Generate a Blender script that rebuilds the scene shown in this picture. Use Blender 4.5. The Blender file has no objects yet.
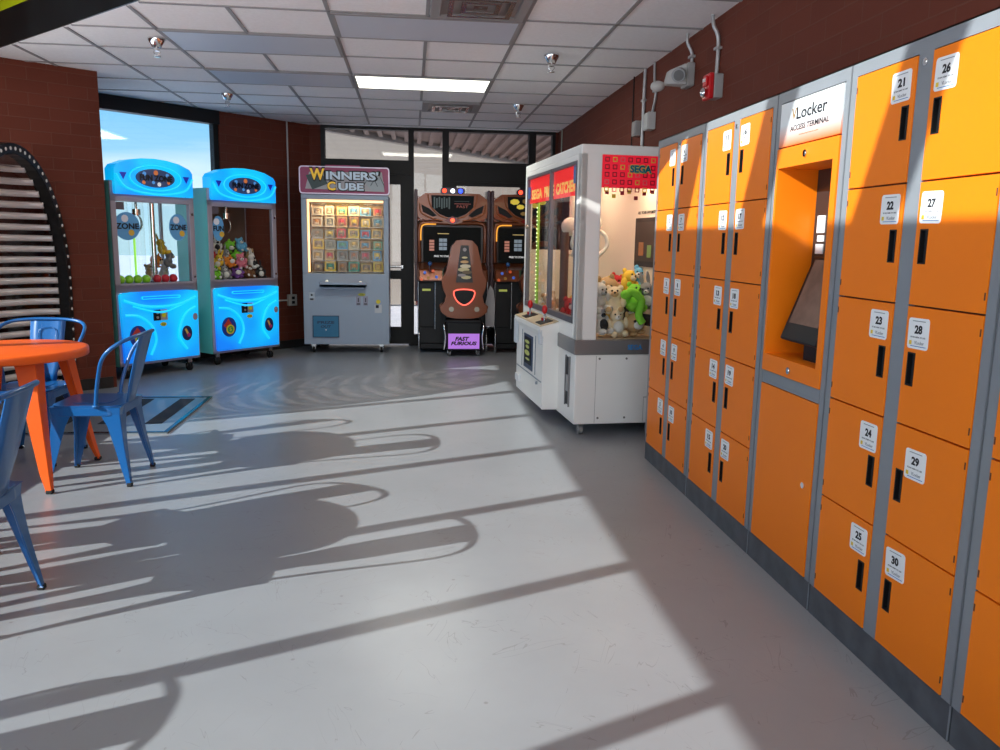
import bpy, math, random
from mathutils import Vector, Matrix
random.seed(7)
SC = bpy.context.scene
COL = SC.collection
# ------------------------------------------------------------------ camera
EYE = Vector((0, 0, 1.38))
def _cam():
    yaw, pitch, roll = 0.11223451, 0.16736273, 0.01671933
    f = Vector((math.sin(yaw)*math.cos(pitch), math.cos(yaw)*math.cos(pitch), -math.sin(pitch)))
    r = Vector((math.cos(yaw), -math.sin(yaw), 0)); u = r.cross(f)
    r2 = r*math.cos(roll) + u*math.sin(roll); u2 = u*math.cos(roll) - r*math.sin(roll)
    cd = bpy.data.cameras.new('camera'); cd.sensor_width = 36; cd.lens = 799.53/1000*36
    cd.clip_start = .05; cd.clip_end = 300
    c = bpy.data.objects.new('camera', cd); COL.objects.link(c)
    c.matrix_world = Matrix(((r2.x, u2.x, -f.x, EYE.x), (r2.y, u2.y, -f.y, EYE.y), (r2.z, u2.z, -f.z, EYE.z), (0, 0, 0, 1)))
    SC.camera = c
_cam()
# ------------------------------------------------------------------ sky, sun, exposure
SUN_AZ, SUN_EL = math.radians(23.2), math.radians(24.9)
SUN_STRENGTH, SKY_STRENGTH = 7.2, 1.15
w = bpy.data.worlds.new('sky'); SC.world = w; w.use_nodes = True
nt = w.node_tree; nt.nodes.clear()
out = nt.nodes.new('ShaderNodeOutputWorld'); bg = nt.nodes.new('ShaderNodeBackground')
tc = nt.nodes.new('ShaderNodeTexCoord'); sep = nt.nodes.new('ShaderNodeSeparateXYZ')
rp = nt.nodes.new('ShaderNodeValToRGB'); ns = nt.nodes.new('ShaderNodeTexNoise'); mp = nt.nodes.new('ShaderNodeMapping')
cr = nt.nodes.new('ShaderNodeValToRGB'); mx = nt.nodes.new('ShaderNodeMix'); mx.data_type = 'RGBA'
nt.links.new(tc.outputs['Generated'], sep.inputs[0]); nt.links.new(sep.outputs['Z'], rp.inputs[0])
e = rp.color_ramp.elements; e[0].position = 0.0; e[0].color = (.52, .78, .95, 1); e[1].position = .5; e[1].color = (.05, .24, .72, 1)
e = rp.color_ramp.elements.new(.16); e.color = (.17, .52, .90, 1)
mp.inputs['Scale'].default_value = (1.2, 1.2, 9); nt.links.new(tc.outputs['Generated'], mp.inputs[0]); nt.links.new(mp.outputs[0], ns.inputs['Vector'])
ns.inputs['Scale'].default_value = 1.6; ns.inputs['Detail'].default_value = 5
cr.color_ramp.elements[0].position = .5; cr.color_ramp.elements[1].position = .78; nt.links.new(ns.outputs['Fac'], cr.inputs[0])
nt.links.new(cr.outputs['Color'], mx.inputs['Factor']); nt.links.new(rp.outputs[0], mx.inputs[6]); mx.inputs[7].default_value = (.75, .88, .98, 1)
nt.links.new(mx.outputs[2], bg.inputs['Color']); bg.inputs['Strength'].default_value = SKY_STRENGTH
nt.links.new(bg.outputs[0], out.inputs['Surface'])
sl = bpy.data.lights.new('sun', 'SUN'); sl.energy = SUN_STRENGTH; sl.angle = math.radians(.38); sl.color = (1, .99, .98)
so = bpy.data.objects.new('sun', sl); COL.objects.link(so)
sd = Vector((math.cos(SUN_AZ)*math.cos(SUN_EL), math.sin(SUN_AZ)*math.cos(SUN_EL), -math.sin(SUN_EL)))
so.rotation_euler = sd.to_track_quat('-Z', 'Y').to_euler(); so.location = (-12, -4, 8)
SC.view_settings.view_transform = 'Standard'; SC.view_settings.look = 'None'
SC.view_settings.gamma = 1; SC.view_settings.use_curve_mapping = False
SC.view_settings.exposure = 0.18
try:
    SC.cycles.use_denoising = True; SC.cycles.max_bounces = 10; SC.cycles.diffuse_bounces = 5; SC.cycles.transparent_max_bounces = 16
    SC.cycles.sample_clamp_indirect = 4
except Exception: pass
def area(name, loc, size, power, color=(1, 1, 1), direction=(0, 0, -1), sy=None):
    l = bpy.data.lights.new(name, 'AREA'); l.energy = power; l.color = color; l.size = size
    if sy: l.shape = 'RECTANGLE'; l.size_y = sy
    o = bpy.data.objects.new(name, l); COL.objects.link(o); o.location = loc
    o.rotation_euler = Vector(direction).to_track_quat('-Z', 'Y').to_euler(); return o
for i, (x, y) in enumerate([(-1.6, -2.6), (.6, -2.6), (-1.6, .6), (.6, .2)]):
    area('hall_fill', (x, y, 4.7), .6, 12, (1, .95, .90), sy=1.2).data.specular_factor = .1  # unseen fill lights, added to brighten the near part of the room
area('near_fill', (-.8, -3.93, 2.5), 5.0, 140, (1, .985, .965), (0, 1, .32), sy=3.8).data.specular_factor = .35  # added fill light behind the camera, brightens faces turned to it
area('up_fill', (-3.42, 1.8, 1.5), 8.6, 125, (1, .99, .985), (.30, .05, .95), sy=1.5).data.specular_factor = .2   # added uplight by the low windows, brightens the ceiling

# ------------------------------------------------------------------ materials
def mat(name, color=(.5, .5, .5), rough=.5, metal=0., emit=None, es=1., coat=0., spec=.5):
    m = bpy.data.materials.new(name); m.use_nodes = True; b = m.node_tree.nodes['Principled BSDF']
    b.inputs['Base Color'].default_value = (*color, 1); b.inputs['Roughness'].default_value = rough
    b.inputs['Metallic'].default_value = metal; b.inputs['Coat Weight'].default_value = coat
    b.inputs['Specular IOR Level'].default_value = spec
    if emit: b.inputs['Emission Color'].default_value = (*emit, 1); b.inputs['Emission Strength'].default_value = es
    return m
def N(m, t, **kw):
    n = m.node_tree.nodes.new(t)
    for k, v in kw.items(): setattr(n, k, v)
    return n
def L(m, a, b): m.node_tree.links.new(a, b)
def vary(m, c1, c2, scale=8, detail=3, stretch=(1, 1, 1), lo=.35, hi=.65, bump=0.):
    b = m.node_tree.nodes['Principled BSDF']; t = N(m, 'ShaderNodeTexCoord'); p = N(m, 'ShaderNodeMapping'); n = N(m, 'ShaderNodeTexNoise'); r = N(m, 'ShaderNodeValToRGB')
    p.inputs['Scale'].default_value = stretch; n.inputs['Scale'].default_value = scale; n.inputs['Detail'].default_value = detail
    L(m, t.outputs['Object'], p.inputs[0]); L(m, p.outputs[0], n.inputs['Vector']); L(m, n.outputs['Fac'], r.inputs[0])
    r.color_ramp.elements[0].position = lo; r.color_ramp.elements[1].position = hi
    r.color_ramp.elements[0].color = (*c1, 1); r.color_ramp.elements[1].color = (*c2, 1); L(m, r.outputs[0], b.inputs['Base Color'])
    if bump:
        bp = N(m, 'ShaderNodeBump'); bp.inputs['Strength'].default_value = bump; bp.inputs['Distance'].default_value = .01
        L(m, n.outputs['Fac'], bp.inputs['Height']); L(m, bp.outputs[0], b.inputs['Normal'])
    return m
def painted(name, color, rough=.35, amt=.12, scale=3, **kw):
    m = mat(name, color, rough, **kw)
    return vary(m, tuple(c*(1-amt) for c in color), tuple(min(1, c*(1+amt)) for c in color), scale)
def brick_mat(name, dx, dy, c1, c2, mortar, bw=.305, bh=.1):
    m = mat(name, c1, .75, spec=.25); b = m.node_tree.nodes['Principled BSDF']
    g = N(m, 'ShaderNodeNewGeometry'); d = N(m, 'ShaderNodeVectorMath', operation='DOT_PRODUCT'); d.inputs[1].default_value = (dx, dy, 0)
    s = N(m, 'ShaderNodeSeparateXYZ'); c = N(m, 'ShaderNodeCombineXYZ'); br = N(m, 'ShaderNodeTexBrick')
    L(m, g.outputs['Position'], d.inputs[0]); L(m, g.outputs['Position'], s.inputs[0]); L(m, d.outputs['Value'], c.inputs[0]); L(m, s.outputs['Z'], c.inputs[1]); L(m, c.outputs[0], br.inputs['Vector'])
    br.inputs['Scale'].default_value = 1; br.inputs['Brick Width'].default_value = bw; br.inputs['Row Height'].default_value = bh
    br.inputs['Mortar Size'].default_value = .004; br.inputs['Mortar Smooth'].default_value = .3
    br.inputs['Color1'].default_value = (*c1, 1); br.inputs['Color2'].default_value = (*c2, 1); br.inputs['Mortar'].default_value = (*mortar, 1)
    n = N(m, 'ShaderNodeTexNoise'); n.inputs['Scale'].default_value = 60; L(m, g.outputs['Position'], n.inputs['Vector'])
    mm = N(m, 'ShaderNodeMath', operation='MULTIPLY_ADD'); mm.inputs[1].default_value = .25
    L(m, n.outputs['Fac'], mm.inputs[0]); inv = N(m, 'ShaderNodeMath', operation='SUBTRACT'); inv.inputs[0].default_value = 1; L(m, br.outputs['Fac'], inv.inputs[1]); L(m, inv.outputs[0], mm.inputs[2])
    bp = N(m, 'ShaderNodeBump'); bp.inputs['Strength'].default_value = .5; bp.inputs['Distance'].default_value = .006
    L(m, mm.outputs[0], bp.inputs['Height']); L(m, bp.outputs[0], b.inputs['Normal']); L(m, br.outputs['Color'], b.inputs['Base Color'])
    return m
def glass_mat(name, tint=(.95, .97, .96), refl=.035):
    m = bpy.data.materials.new(name); m.use_nodes = True; t = m.node_tree; t.nodes.clear()
    o = N(m, 'ShaderNodeOutputMaterial'); a = N(m, 'ShaderNodeBsdfTransparent'); g = N(m, 'ShaderNodeBsdfGlossy'); x = N(m, 'ShaderNodeMixShader')
    lw_ = N(m, 'ShaderNodeLayerWeight'); lw_.inputs['Blend'].default_value = .5; p = N(m, 'ShaderNodeMath', operation='POWER'); p.inputs[1].default_value = 4
    q = N(m, 'ShaderNodeMath', operation='MULTIPLY_ADD'); q.inputs[1].default_value = .5; q.inputs[2].default_value = refl
    a.inputs[0].default_value = (*tint, 1); g.inputs['Roughness'].default_value = .02
    L(m, lw_.outputs['Facing'], p.inputs[0]); L(m, p.outputs[0], q.inputs[0]); L(m, q.outputs[0], x.inputs[0])
    L(m, a.outputs[0], x.inputs[1]); L(m, g.outputs[0], x.inputs[2]); L(m, x.outputs[0], o.inputs[0]); return m

BR = ((.128, .030, .016), (.147, .035, .019), (.150, .050, .031))
M = dict(
    brick_y=brick_mat('brick_right', 0, 1, *BR), brick_x=brick_mat('brick_back', 1, 0, *BR),
    brick_d=brick_mat('brick_diagonal', .707, .707, *BR), brick_p=brick_mat('brick_pillar', .788, .616, *BR),
    glass=glass_mat('clear_glass'), tint=glass_mat('tinted_glass', (.82, .80, .77)), smoke=glass_mat('smoked_glass', (.26, .20, .19)), acrylic=glass_mat('acrylic', (.97, .97, .96), .012),
    black=mat('black_plastic', (.009, .009, .010), .45, spec=.3), rubber=mat('rubber', (.01, .01, .01), .8),
    bronze=mat('dark_bronze', (.010, .009, .009), .5, 0, spec=.3), base=mat('base_black', (.02, .018, .017), .5),
    orange=painted('locker_orange', (.90, .205, .003), .45, .02, 2, spec=.3), seam=mat('door_gap', (.10, .025, .004), .7),
    lgray=painted('locker_gray', (.215, .235, .26), .38, .04, 4), plinth=painted('locker_plinth', (.085, .093, .105), .45, .2, 12),
    steel=mat('steel', (.55, .55, .55), .25, 1), chrome=mat('chrome', (.8, .8, .8), .08, 1),
    white=mat('white_card', (.82, .84, .86), .4), ink=mat('ink', (.008, .008, .012), .7), inkgray=mat('gray_ink', (.25, .27, .3), .5),
    blueink=mat('blue_ink', (.05, .2, .5), .5), yellow=mat('yellow_card', (.75, .52, .03), .5),
    chair=mat('chair_blue', (.008, .11, .34), .30, .0, coat=.3), table=painted('table_orange', (.90, .125, .012), .42, .04, 3, spec=.3),
    lime=mat('lime', (.62, .72, .01), .5), darkfascia=painted('fascia_black', (.012, .016, .018), .35, .3, 3),
    ceil=vary(mat('ceiling_tile', (.58, .58, .58), .9), (.88, .86, .86), (.93, .91, .91), 40, 4, bump=.15), grid=mat('ceiling_grid', (.30, .29, .29), .6),
    off=mat('unlit_diffuser', (.58, .62, .70), .45), lit=mat('lit_diffuser', (.9, .9, .85), .4, emit=(1, 1, .88), es=2.2),
    paint=mat('wall_paint', (.72, .70, .67), .8), beige=mat('beige_stucco', (.40, .345, .285), .8),
    deck=mat('brown_deck', (.25, .17, .14), .5), asphalt=vary(mat('snow', (.85, .85, .85), .9), (.80, .81, .83), (.88, .88, .90), 3),
    red=mat('red_plastic', (.6, .01, .015), .3), pipe=mat('conduit', (.50, .50, .50), .4, .5), boxgray=mat('box_gray', (.35, .34, .33), .5),
    teal=mat('teal_side', (.05, .42, .36), .35), fzframe=mat('lilac_frame', (.40, .36, .42), .4, .3),
    wcab=mat('pale_blue_cabinet', (.33, .40, .50), .35), segaw=painted('ivory_cabinet', (.86, .84, .80), .4, .02, 2), band=mat('grey_band', (.24, .23, .23), .35, .5),
)
def floor_mat():
    m = mat('painted_concrete', (.5, .5, .5), .3); b = m.node_tree.nodes['Principled BSDF']
    g = N(m, 'ShaderNodeNewGeometry')
    n1 = N(m, 'ShaderNodeTexNoise'); n1.inputs['Scale'].default_value = 1.3; n1.inputs['Detail'].default_value = 6; n1.inputs['Roughness'].default_value = .6
    r1 = N(m, 'ShaderNodeValToRGB'); r1.color_ramp.elements[0].position = .05; r1.color_ramp.elements[1].position = .95
    r1.color_ramp.elements[0].color = (.232, .244, .262, 1); r1.color_ramp.elements[1].color = (.312, .330, .352, 1)
    L(m, g.outputs['Position'], n1.inputs['Vector']); L(m, n1.outputs['Fac'], r1.inputs[0])
    # fine scratches: two stretched, rotated noise fields cut thin
    cur = r1.outputs[0]
    def mth(op, a_, v_):
        q = N(m, 'ShaderNodeMath', operation=op); L(m, a_, q.inputs[0])
        if isinstance(v_, float): q.inputs[1].default_value = v_
        elif v_ is not None: L(m, v_, q.inputs[1])
        return q.outputs[0]
    for k, (rot, sc, nsc) in enumerate([(.4, (1, 5, 1), 1.1), (1.9, (1, 7, 1), 1.6), (2.7, (1, 4, 1), 2.3), (1.2, (1, 9, 1), .8)]):
        mp = N(m, 'ShaderNodeMapping', vector_type='TEXTURE'); mp.inputs['Rotation'].default_value = (0, 0, rot); mp.inputs['Scale'].default_value = tuple(1/q for q in sc)
        n = N(m, 'ShaderNodeTexNoise'); n.inputs['Scale'].default_value = nsc; n.inputs['Detail'].default_value = 3
        n2_ = N(m, 'ShaderNodeTexNoise'); n2_.inputs['Scale'].default_value = 2.2+k; n2_.inputs['Detail'].default_value = 2
        L(m, g.outputs['Position'], mp.inputs[0]); L(m, mp.outputs[0], n.inputs['Vector']); L(m, g.outputs['Position'], n2_.inputs['Vector'])
        line = mth('LESS_THAN', mth('ABSOLUTE', mth('SUBTRACT', n.outputs['Fac'], .5), None), .0022)
        fac = mth('MULTIPLY', mth('MULTIPLY', line, mth('GREATER_THAN', n2_.outputs['Fac'], .58)), .4)
        mx = N(m, 'ShaderNodeMix', data_type='RGBA'); L(m, fac, mx.inputs['Factor']); L(m, cur, mx.inputs[6]); mx.inputs[7].default_value = (.14, .13, .12, 1); cur = mx.outputs[2]
    v = N(m, 'ShaderNodeTexVoronoi'); v.inputs['Scale'].default_value = 5; L(m, g.outputs['Position'], v.inputs['Vector'])
    r = N(m, 'ShaderNodeValToRGB'); e = r.color_ramp.elements; e[0].position = .025; e[0].color = (.7, .7, .7, 1); e[1].position = .045; e[1].color = (0, 0, 0, 1)
    mx = N(m, 'ShaderNodeMix', data_type='RGBA'); L(m, v.outputs['Distance'], r.inputs[0]); L(m, r.outputs[0], mx.inputs['Factor']); L(m, cur, mx.inputs[6]); mx.inputs[7].default_value = (.16, .15, .15, 1)
    L(m, mx.outputs[2], b.inputs['Base Color'])
    n2 = N(m, 'ShaderNodeTexNoise'); n2.inputs['Scale'].default_value = 3; r2 = N(m, 'ShaderNodeMapRange'); r2.inputs['To Min'].default_value = .28; r2.inputs['To Max'].default_value = .36
    L(m, g.outputs['Position'], n2.inputs['Vector']); L(m, n2.outputs['Fac'], r2.inputs['Value']); L(m, r2.outputs[0], b.inputs['Roughness'])
    n3 = N(m, 'ShaderNodeTexNoise'); n3.inputs['Scale'].default_value = 5; bp = N(m, 'ShaderNodeBump'); bp.inputs['Strength'].default_value = .12; bp.inputs['Distance'].default_value = .01
    L(m, g.outputs['Position'], n3.inputs['Vector']); L(m, n3.outputs['Fac'], bp.inputs['Height']); L(m, bp.outputs[0], b.inputs['Normal'])
    return m
M['floor'] = floor_mat()
_cc = {}
def C3(color, rough=.5, emit=0, metal=0.):
    k = (color, rough, emit, metal)
    if k not in _cc: _cc[k] = mat('colour_%d' % len(_cc), color, rough, metal, emit=color if emit else None, es=emit)
    return _cc[k]

# ------------------------------------------------------------------ mesh builder
class MB:
    def __init__(s): s.v = []; s.f = []; s.m = []; s.sm = []; s.T = None
    def add(s, vs, fs, m=0, smooth=False):
        o = len(s.v)
        for p in vs:
            p = Vector(p); s.v.append(s.T @ p if s.T else p)
        for f in fs: s.f.append([i+o for i in f]); s.m.append(m); s.sm.append(smooth)
        return s
    def hexa(s, p, m=0):
        return s.add(p, [(0, 3, 2, 1), (4, 5, 6, 7), (0, 1, 5, 4), (1, 2, 6, 5), (2, 3, 7, 6), (3, 0, 4, 7)], m)
    def bx(s, x0, x1, y0, y1, z0, z1, m=0):
        return s.hexa([(x0, y0, z0), (x1, y0, z0), (x1, y1, z0), (x0, y1, z0), (x0, y0, z1), (x1, y0, z1), (x1, y1, z1), (x0, y1, z1)], m)
    def obox(s, c, size, R, m=0):
        c = Vector(c); a, b, d = [x/2 for x in size]; P = []
        for z in (-d, d):
            for x, y in ((-a, -b), (a, -b), (a, b), (-a, b)): P.append(c + R @ Vector((x, y, z)))
        return s.hexa(P, m)
    def prism(s, poly, o, u, v, n, m=0, smooth=False):
        """polygon (2d) in frame o,u,v extruded by vector n"""
        o, u, v, n = map(Vector, (o, u, v, n)); k = len(poly)
        a = [o + u*x + v*y for x, y in poly]; b = [p + n for p in a]
        fs = [list(range(k))[::-1], list(range(k, 2*k))]
        s.add(a+b, fs, m)
        s.add(a+b, [(i, (i+1) % k, k+(i+1) % k, k+i) for i in range(k)], m, smooth); return s
    def ring(s, outer, inner, o, u, v, n, m=0):
        o, u, v, n = map(Vector, (o, u, v, n)); k = len(outer)
        A = [o+u*x+v*y for x, y in outer]; B = [o+u*x+v*y for x, y in inner]; V = A+B+[p+n for p in A]+[p+n for p in B]; F = []
        for i in range(k):
            j = (i+1) % k
            F += [(i, j, k+j, k+i), (2*k+i, 3*k+i, 3*k+j, 2*k+j), (i, 2*k+i, 2*k+j, j), (k+i, k+j, 3*k+j, 3*k+i)]
        return s.add(V, F, m)
    def tube(s, path, r, m=0, seg=8, closed=False, cap=True):
        P = [Vector(p) for p in path]; n = len(P); rr = r if isinstance(r, (list, tuple)) else [r]*n
        rings = []; up = None
        for i, p in enumerate(P):
            if closed: t = P[(i+1) % n] - P[i-1]
            else: t = P[min(i+1, n-1)] - P[max(i-1, 0)]
            t.normalize()
            if up is None: up = t.orthogonal().normalized()
            up = (up - t*up.dot(t)); up = up.normalized() if up.length > 1e-6 else t.orthogonal().normalized()
            b = t.cross(up); rings.append([p + (up*math.cos(2*math.pi*k/seg) + b*math.sin(2*math.pi*k/seg))*rr[i] for k in range(seg)])
        V = [q for R in rings for q in R]; F = []
        for i in range(n if closed else n-1):
            a = i*seg; b_ = ((i+1) % n)*seg
            for k in range(seg): F.append((a+k, a+(k+1) % seg, b_+(k+1) % seg, b_+k))
        s.add(V, F, m, True)
        if cap and not closed: s.add(rings[0], [list(range(seg))[::-1]], m); s.add(rings[-1], [list(range(seg))], m)
        return s
    def cyl(s, a, b, r, m=0, seg=16, r2=None): return s.tube([a, b], [r, r if r2 is None else r2], m, seg)
    def ball(s, c, r, m=0, seg=12, rings=8, R=None):
        c = Vector(c); r = (r, r, r) if not isinstance(r, (tuple, list)) else r; V = []; F = []
        for i in range(rings+1):
            th = math.pi*i/rings
            for k in range(seg):
                ph = 2*math.pi*k/seg; p = Vector((r[0]*math.sin(th)*math.cos(ph), r[1]*math.sin(th)*math.sin(ph), r[2]*math.cos(th)))
                V.append(c + (R @ p if R else p))
        for i in range(rings):
            for k in range(seg): F.append((i*seg+k, (i+1)*seg+k, (i+1)*seg+(k+1) % seg, i*seg+(k+1) % seg))
        return s.add(V, F, m, True)
    def lathe(s, prof, c, m=0, seg=24):
        c = Vector(c); V = []; F = []; n = len(prof)
        for r, z in prof:
            for k in range(seg): V.append(c + Vector((r*math.cos(2*math.pi*k/seg), r*math.sin(2*math.pi*k/seg), z)))
        for i in range(n-1):
            for k in range(seg): F.append((i*seg+k, i*seg+(k+1) % seg, (i+1)*seg+(k+1) % seg, (i+1)*seg+k))
        return s.add(V, F, m, True)
    def text(s, st, c, u, v, h, m=0, w=None, depth=.0015, bold=0., shear=0.):
        """lettering centred at c; u,v unit right/up; h letter height; optional total width w"""
        cu = bpy.data.curves.new('t', 'FONT'); cu.body = st; cu.size = 1; cu.extrude = .5; cu.offset = bold; cu.resolution_u = 3; cu.shear = shear
        ob = bpy.data.objects.new('t', cu); COL.objects.link(ob)
        dg = bpy.context.evaluated_depsgraph_get(); dg.update(); me = bpy.data.meshes.new_from_object(ob.evaluated_get(dg))
        vs = [p.co.copy() for p in me.vertices]; fs = [list(p.vertices) for p in me.polygons]
        bpy.data.objects.remove(ob); bpy.data.curves.remove(cu); bpy.data.meshes.remove(me)
        if not vs: return s
        x0 = min(p.x for p in vs); x1 = max(p.x for p in vs); y0 = min(p.y for p in vs); y1 = max(p.y for p in vs)
        sy = h/(y1-y0); sx = sy if w is None else w/(x1-x0)
        c, u, v = Vector(c), Vector(u), Vector(v); n = u.cross(v)
        return s.add([c + u*((p.x-(x0+x1)/2)*sx) + v*((p.y-(y0+y1)/2)*sy) + n*((p.z+.5)*depth) for p in vs], fs, m)
    def build(s, name, mats, parent=None, bevel=0, seg=1, loc=None, rotz=0):
        me = bpy.data.meshes.new(name); me.from_pydata([tuple(p) for p in s.v], [], s.f)
        if not isinstance(mats, (list, tuple)): mats = [mats]
        for q in mats: me.materials.append(q)
        me.polygons.foreach_set('material_index', s.m); me.polygons.foreach_set('use_smooth', s.sm); me.update()
        o = bpy.data.objects.new(name, me); COL.objects.link(o)
        if parent: o.parent = parent
        if loc is not None: o.location = loc
        if rotz: o.rotation_euler = (0, 0, rotz)
        if bevel:
            b = o.modifiers.new('bevel', 'BEVEL'); b.width = bevel; b.segments = seg; b.limit_method = 'ANGLE'; b.angle_limit = math.radians(40)
        return o
def tag(o, label, cat, group=None, kind=None):
    o['label'] = label; o['category'] = cat
    if group: o['group'] = group
    if kind: o['kind'] = kind
    return o
def thing(name, label, cat, loc=(0, 0, 0), rotz=0, group=None):
    o = bpy.data.objects.new(name, None); COL.objects.link(o); o.empty_display_size = .1
    o.location = loc; o.rotation_euler = (0, 0, rotz); return tag(o, label, cat, group)
def struct(name, mb, mats, bevel=0, parent=None):
    o = mb.build(name, mats, parent, bevel)
    if not parent: o['kind'] = 'structure'
    return o
def copy_tree(o, parent=None):
    c = o.copy(); COL.objects.link(c); c.parent = parent
    for ch in list(o.children): copy_tree(ch, c)
    return c
def circ(r, n=32, rx=None, cx=0, cy=0): return [(cx+(rx or r)*math.cos(2*math.pi*i/n), cy+r*math.sin(2*math.pi*i/n)) for i in range(n)]
def rrect(w_, h_, r, n=5, cx=0, cy=0):
    P = []
    for sx, sy, a0 in ((1, 1, 0), (-1, 1, 90), (-1, -1, 180), (1, -1, 270)):
        for k in range(n+1):
            a = math.radians(a0 + 90*k/n); P.append((cx+sx*(w_/2-r)+r*math.cos(a), cy+sy*(h_/2-r)+r*math.sin(a)))
    return P
def smoothpath(P, n=6, closed=False):
    P = [Vector(p) for p in P]; R = []; k = len(P); rng = range(k if closed else k-1)
    for i in rng:
        if closed: a, b, c, d = P[i-1], P[i], P[(i+1) % k], P[(i+2) % k]
        else: a, b, c, d = P[max(i-1, 0)], P[i], P[i+1], P[min(i+2, k-1)]
        for j in range(n):
            t = j/n; R.append(.5*((2*b) + (c-a)*t + (2*a-5*b+4*c-d)*t*t + (-a+3*b-3*c+d)*t**3))
    if not closed: R.append(P[-1])
    return R
X_, Y_, Z_ = Vector((1, 0, 0)), Vector((0, 1, 0)), Vector((0, 0, 1))

# ================================================================== THE ROOM
CEIL, HI, XL, XR, YB, YN = 2.745, 5.0, -3.5, 1.873, 10.45, -4.0
FS = 3.64                                        # the low ceiling ends on the diagonal x + y = FS
struct('floor', MB().bx(-4.2, 2.1, YN-.2, 11.0, -.12, 0), M['floor'])
struct('ground', MB().bx(-60, 60, -60, 60, -.3, -.13), M['asphalt'])
struct('wall_right', MB().bx(XR, XR+.2, YN, 10.8, 0, HI), M['brick_y'])
struct('wall_near', MB().bx(XL-.2, XR+.2, YN-.2, YN, 0, .3).bx(XL-.2, XR+.2, YN-.2, YN, 4.5, HI).bx(XL-.2, XL+.1, YN-.2, YN, .3, 4.5).bx(XR-.1, XR+.2, YN-.2, YN, .3, 4.5), M['paint'])
wn = MB()
for k in range(5): wn.bx(XL+.1+k*1.28-.03, XL+.1+k*1.28+.03, YN-.1, YN-.02, .3, 4.5)
for z in (.33, 2.4, 4.47): wn.bx(XL+.1, XR-.1, YN-.1, YN-.02, z-.03, z+.03)
o = struct('window_5', wn, C3((.018, .016, .015), .4)); struct('window_pane', MB().bx(XL+.1, XR-.1, YN-.064, YN-.056, .33, 4.47), M['glass'], parent=o)
struct('ceiling_high', MB().bx(XL-.3, XR+.2, YN-.2, 9.5, HI, HI+.2), M['paint'])
# low ceiling slab with a diagonal front edge
P = [(XR, FS+.02-XR), (XR, YB+.1), (-1.30, YB+.1), (-3.18, 8.60), (-3.4, 8.0), (-3.5, 7.16)]
struct('ceiling_low', MB().prism(P, (0, 0, CEIL), X_, Y_, (0, 0, .12)), M['ceil'])
g = MB(); gw = .012
gx = [-2.915, -2.305, -1.70, -1.105, -.50, .105, .713, 1.305]; gy = [4.05, 4.66, 5.28, 5.91, 6.51, 7.18, 7.79, 8.40, 9.01, 9.62, 10.23]
def inroom(x, y): return x+y > FS+.02 and y - x < 11.68 and (y-7.5)*.788-(x+2.69)*.616 < 1.2 and not (x < -2.668 and y > 7.517-(-2.668-x)*.7817)
merged = {(-.5, 5.28), (-1.7, 5.91), (-1.7, 7.18), (-.5, 7.18), (-.5, 8.40), (-.5, 4.05), (-1.7, 4.66), (.713, 4.05)}
for y in gy:
    x0 = max(FS-y+.03, y-11.66, (-2.668+(y-7.517)/.7817) if y < 7.517 else -3.05)
    g.bx(x0, XR, y-gw, y+gw, CEIL-.006, CEIL+.01)
for i, x in enumerate(gx):
    for j in range(len(gy)-1):
        if i > 0 and (gx[i-1], gy[j]) in merged and i in (1, 3, 5, 7) and (gx[i-1] in (-.5, -1.7, .713)): continue
        y0 = max(gy[j], FS-x+.03); y1 = min(gy[j+1], x+11.66)
        if x < -2.668: y1 = min(y1, 7.517+(x+2.668)*.7817)
        if y1 > y0: g.bx(x-gw, x+gw, y0, y1, CEIL-.006, CEIL+.01)
tag(g.build('ceiling_grid', M['grid']), 'thin grey metal grid holding the white tiles of the low ceiling', 'ceiling grid')['kind'] = 'structure'
# fascia rising from the edge of the low ceiling
A = Vector((XR, FS-XR, 0)); B = Vector((-3.5, FS+3.5, 0)); d = (B-A).normalized(); n = Vector((.085, .085, 0))
f = MB().hexa([A+Z_*CEIL, B+Z_*CEIL, B+n*.1+Z_*CEIL, A+n*.1+Z_*CEIL, A+Z_*2.99, B+Z_*2.99, B+n*.1+Z_*2.99, A+n*.1+Z_*2.99], 0)
f.hexa([A+Z_*2.99, B+Z_*2.99, B+n*.1+Z_*2.99, A+n*.1+Z_*2.99, A+Z_*3.5, B+Z_*3.5, B+n*.1+Z_*3.5, A+n*.1+Z_*3.5], 1)
f.hexa([A+Z_*3.5, B+Z_*3.5, B+n*.1+Z_*3.5, A+n*.1+Z_*3.5, A+Z_*HI, B+Z_*HI, B+n*.1+Z_*HI, A+n*.1+Z_*HI], 0)
struct('trim_1', f, [M['darkfascia'], M['lime']])
# left wall: sill, header, clerestory
lw = MB().bx(XL-.2, XL, YN, 6.9, 0, .643).bx(XL-.2, XL, YN, 6.9, 2.34, 3.93).bx(XL-.2, XL, YN, 7.3, 4.633, HI)
lw.bx(XL-.2, XL, 6.9, 7.3, 0, HI).bx(XL-.2, XL, YN, YN+.3, 0, HI)
struct('wall_left', lw, M['brick_y'])
wf = MB().bx(XL-.05, XL+.05, YN+.3, 6.9, .643, .70).bx(XL-.05, XL+.05, YN+.3, 6.9, 2.29, 2.34)
for k in range(-3, 7): yy = .285+1.003*k; wf.bx(XL-.060, XL+.055, yy-.026, yy+.026, .70, 2.29)
o = struct('window_1', wf, M['bronze']); struct('window_pane', MB().bx(XL-.008, XL, YN+.3, 6.9, .70, 2.29), M['glass'], parent=o)
wf = MB().bx(XL-.05, XL+.05, YN+.3, 6.9, 3.93, 3.96).bx(XL-.05, XL+.05, YN+.3, 6.9, 4.60, 4.633)
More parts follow.
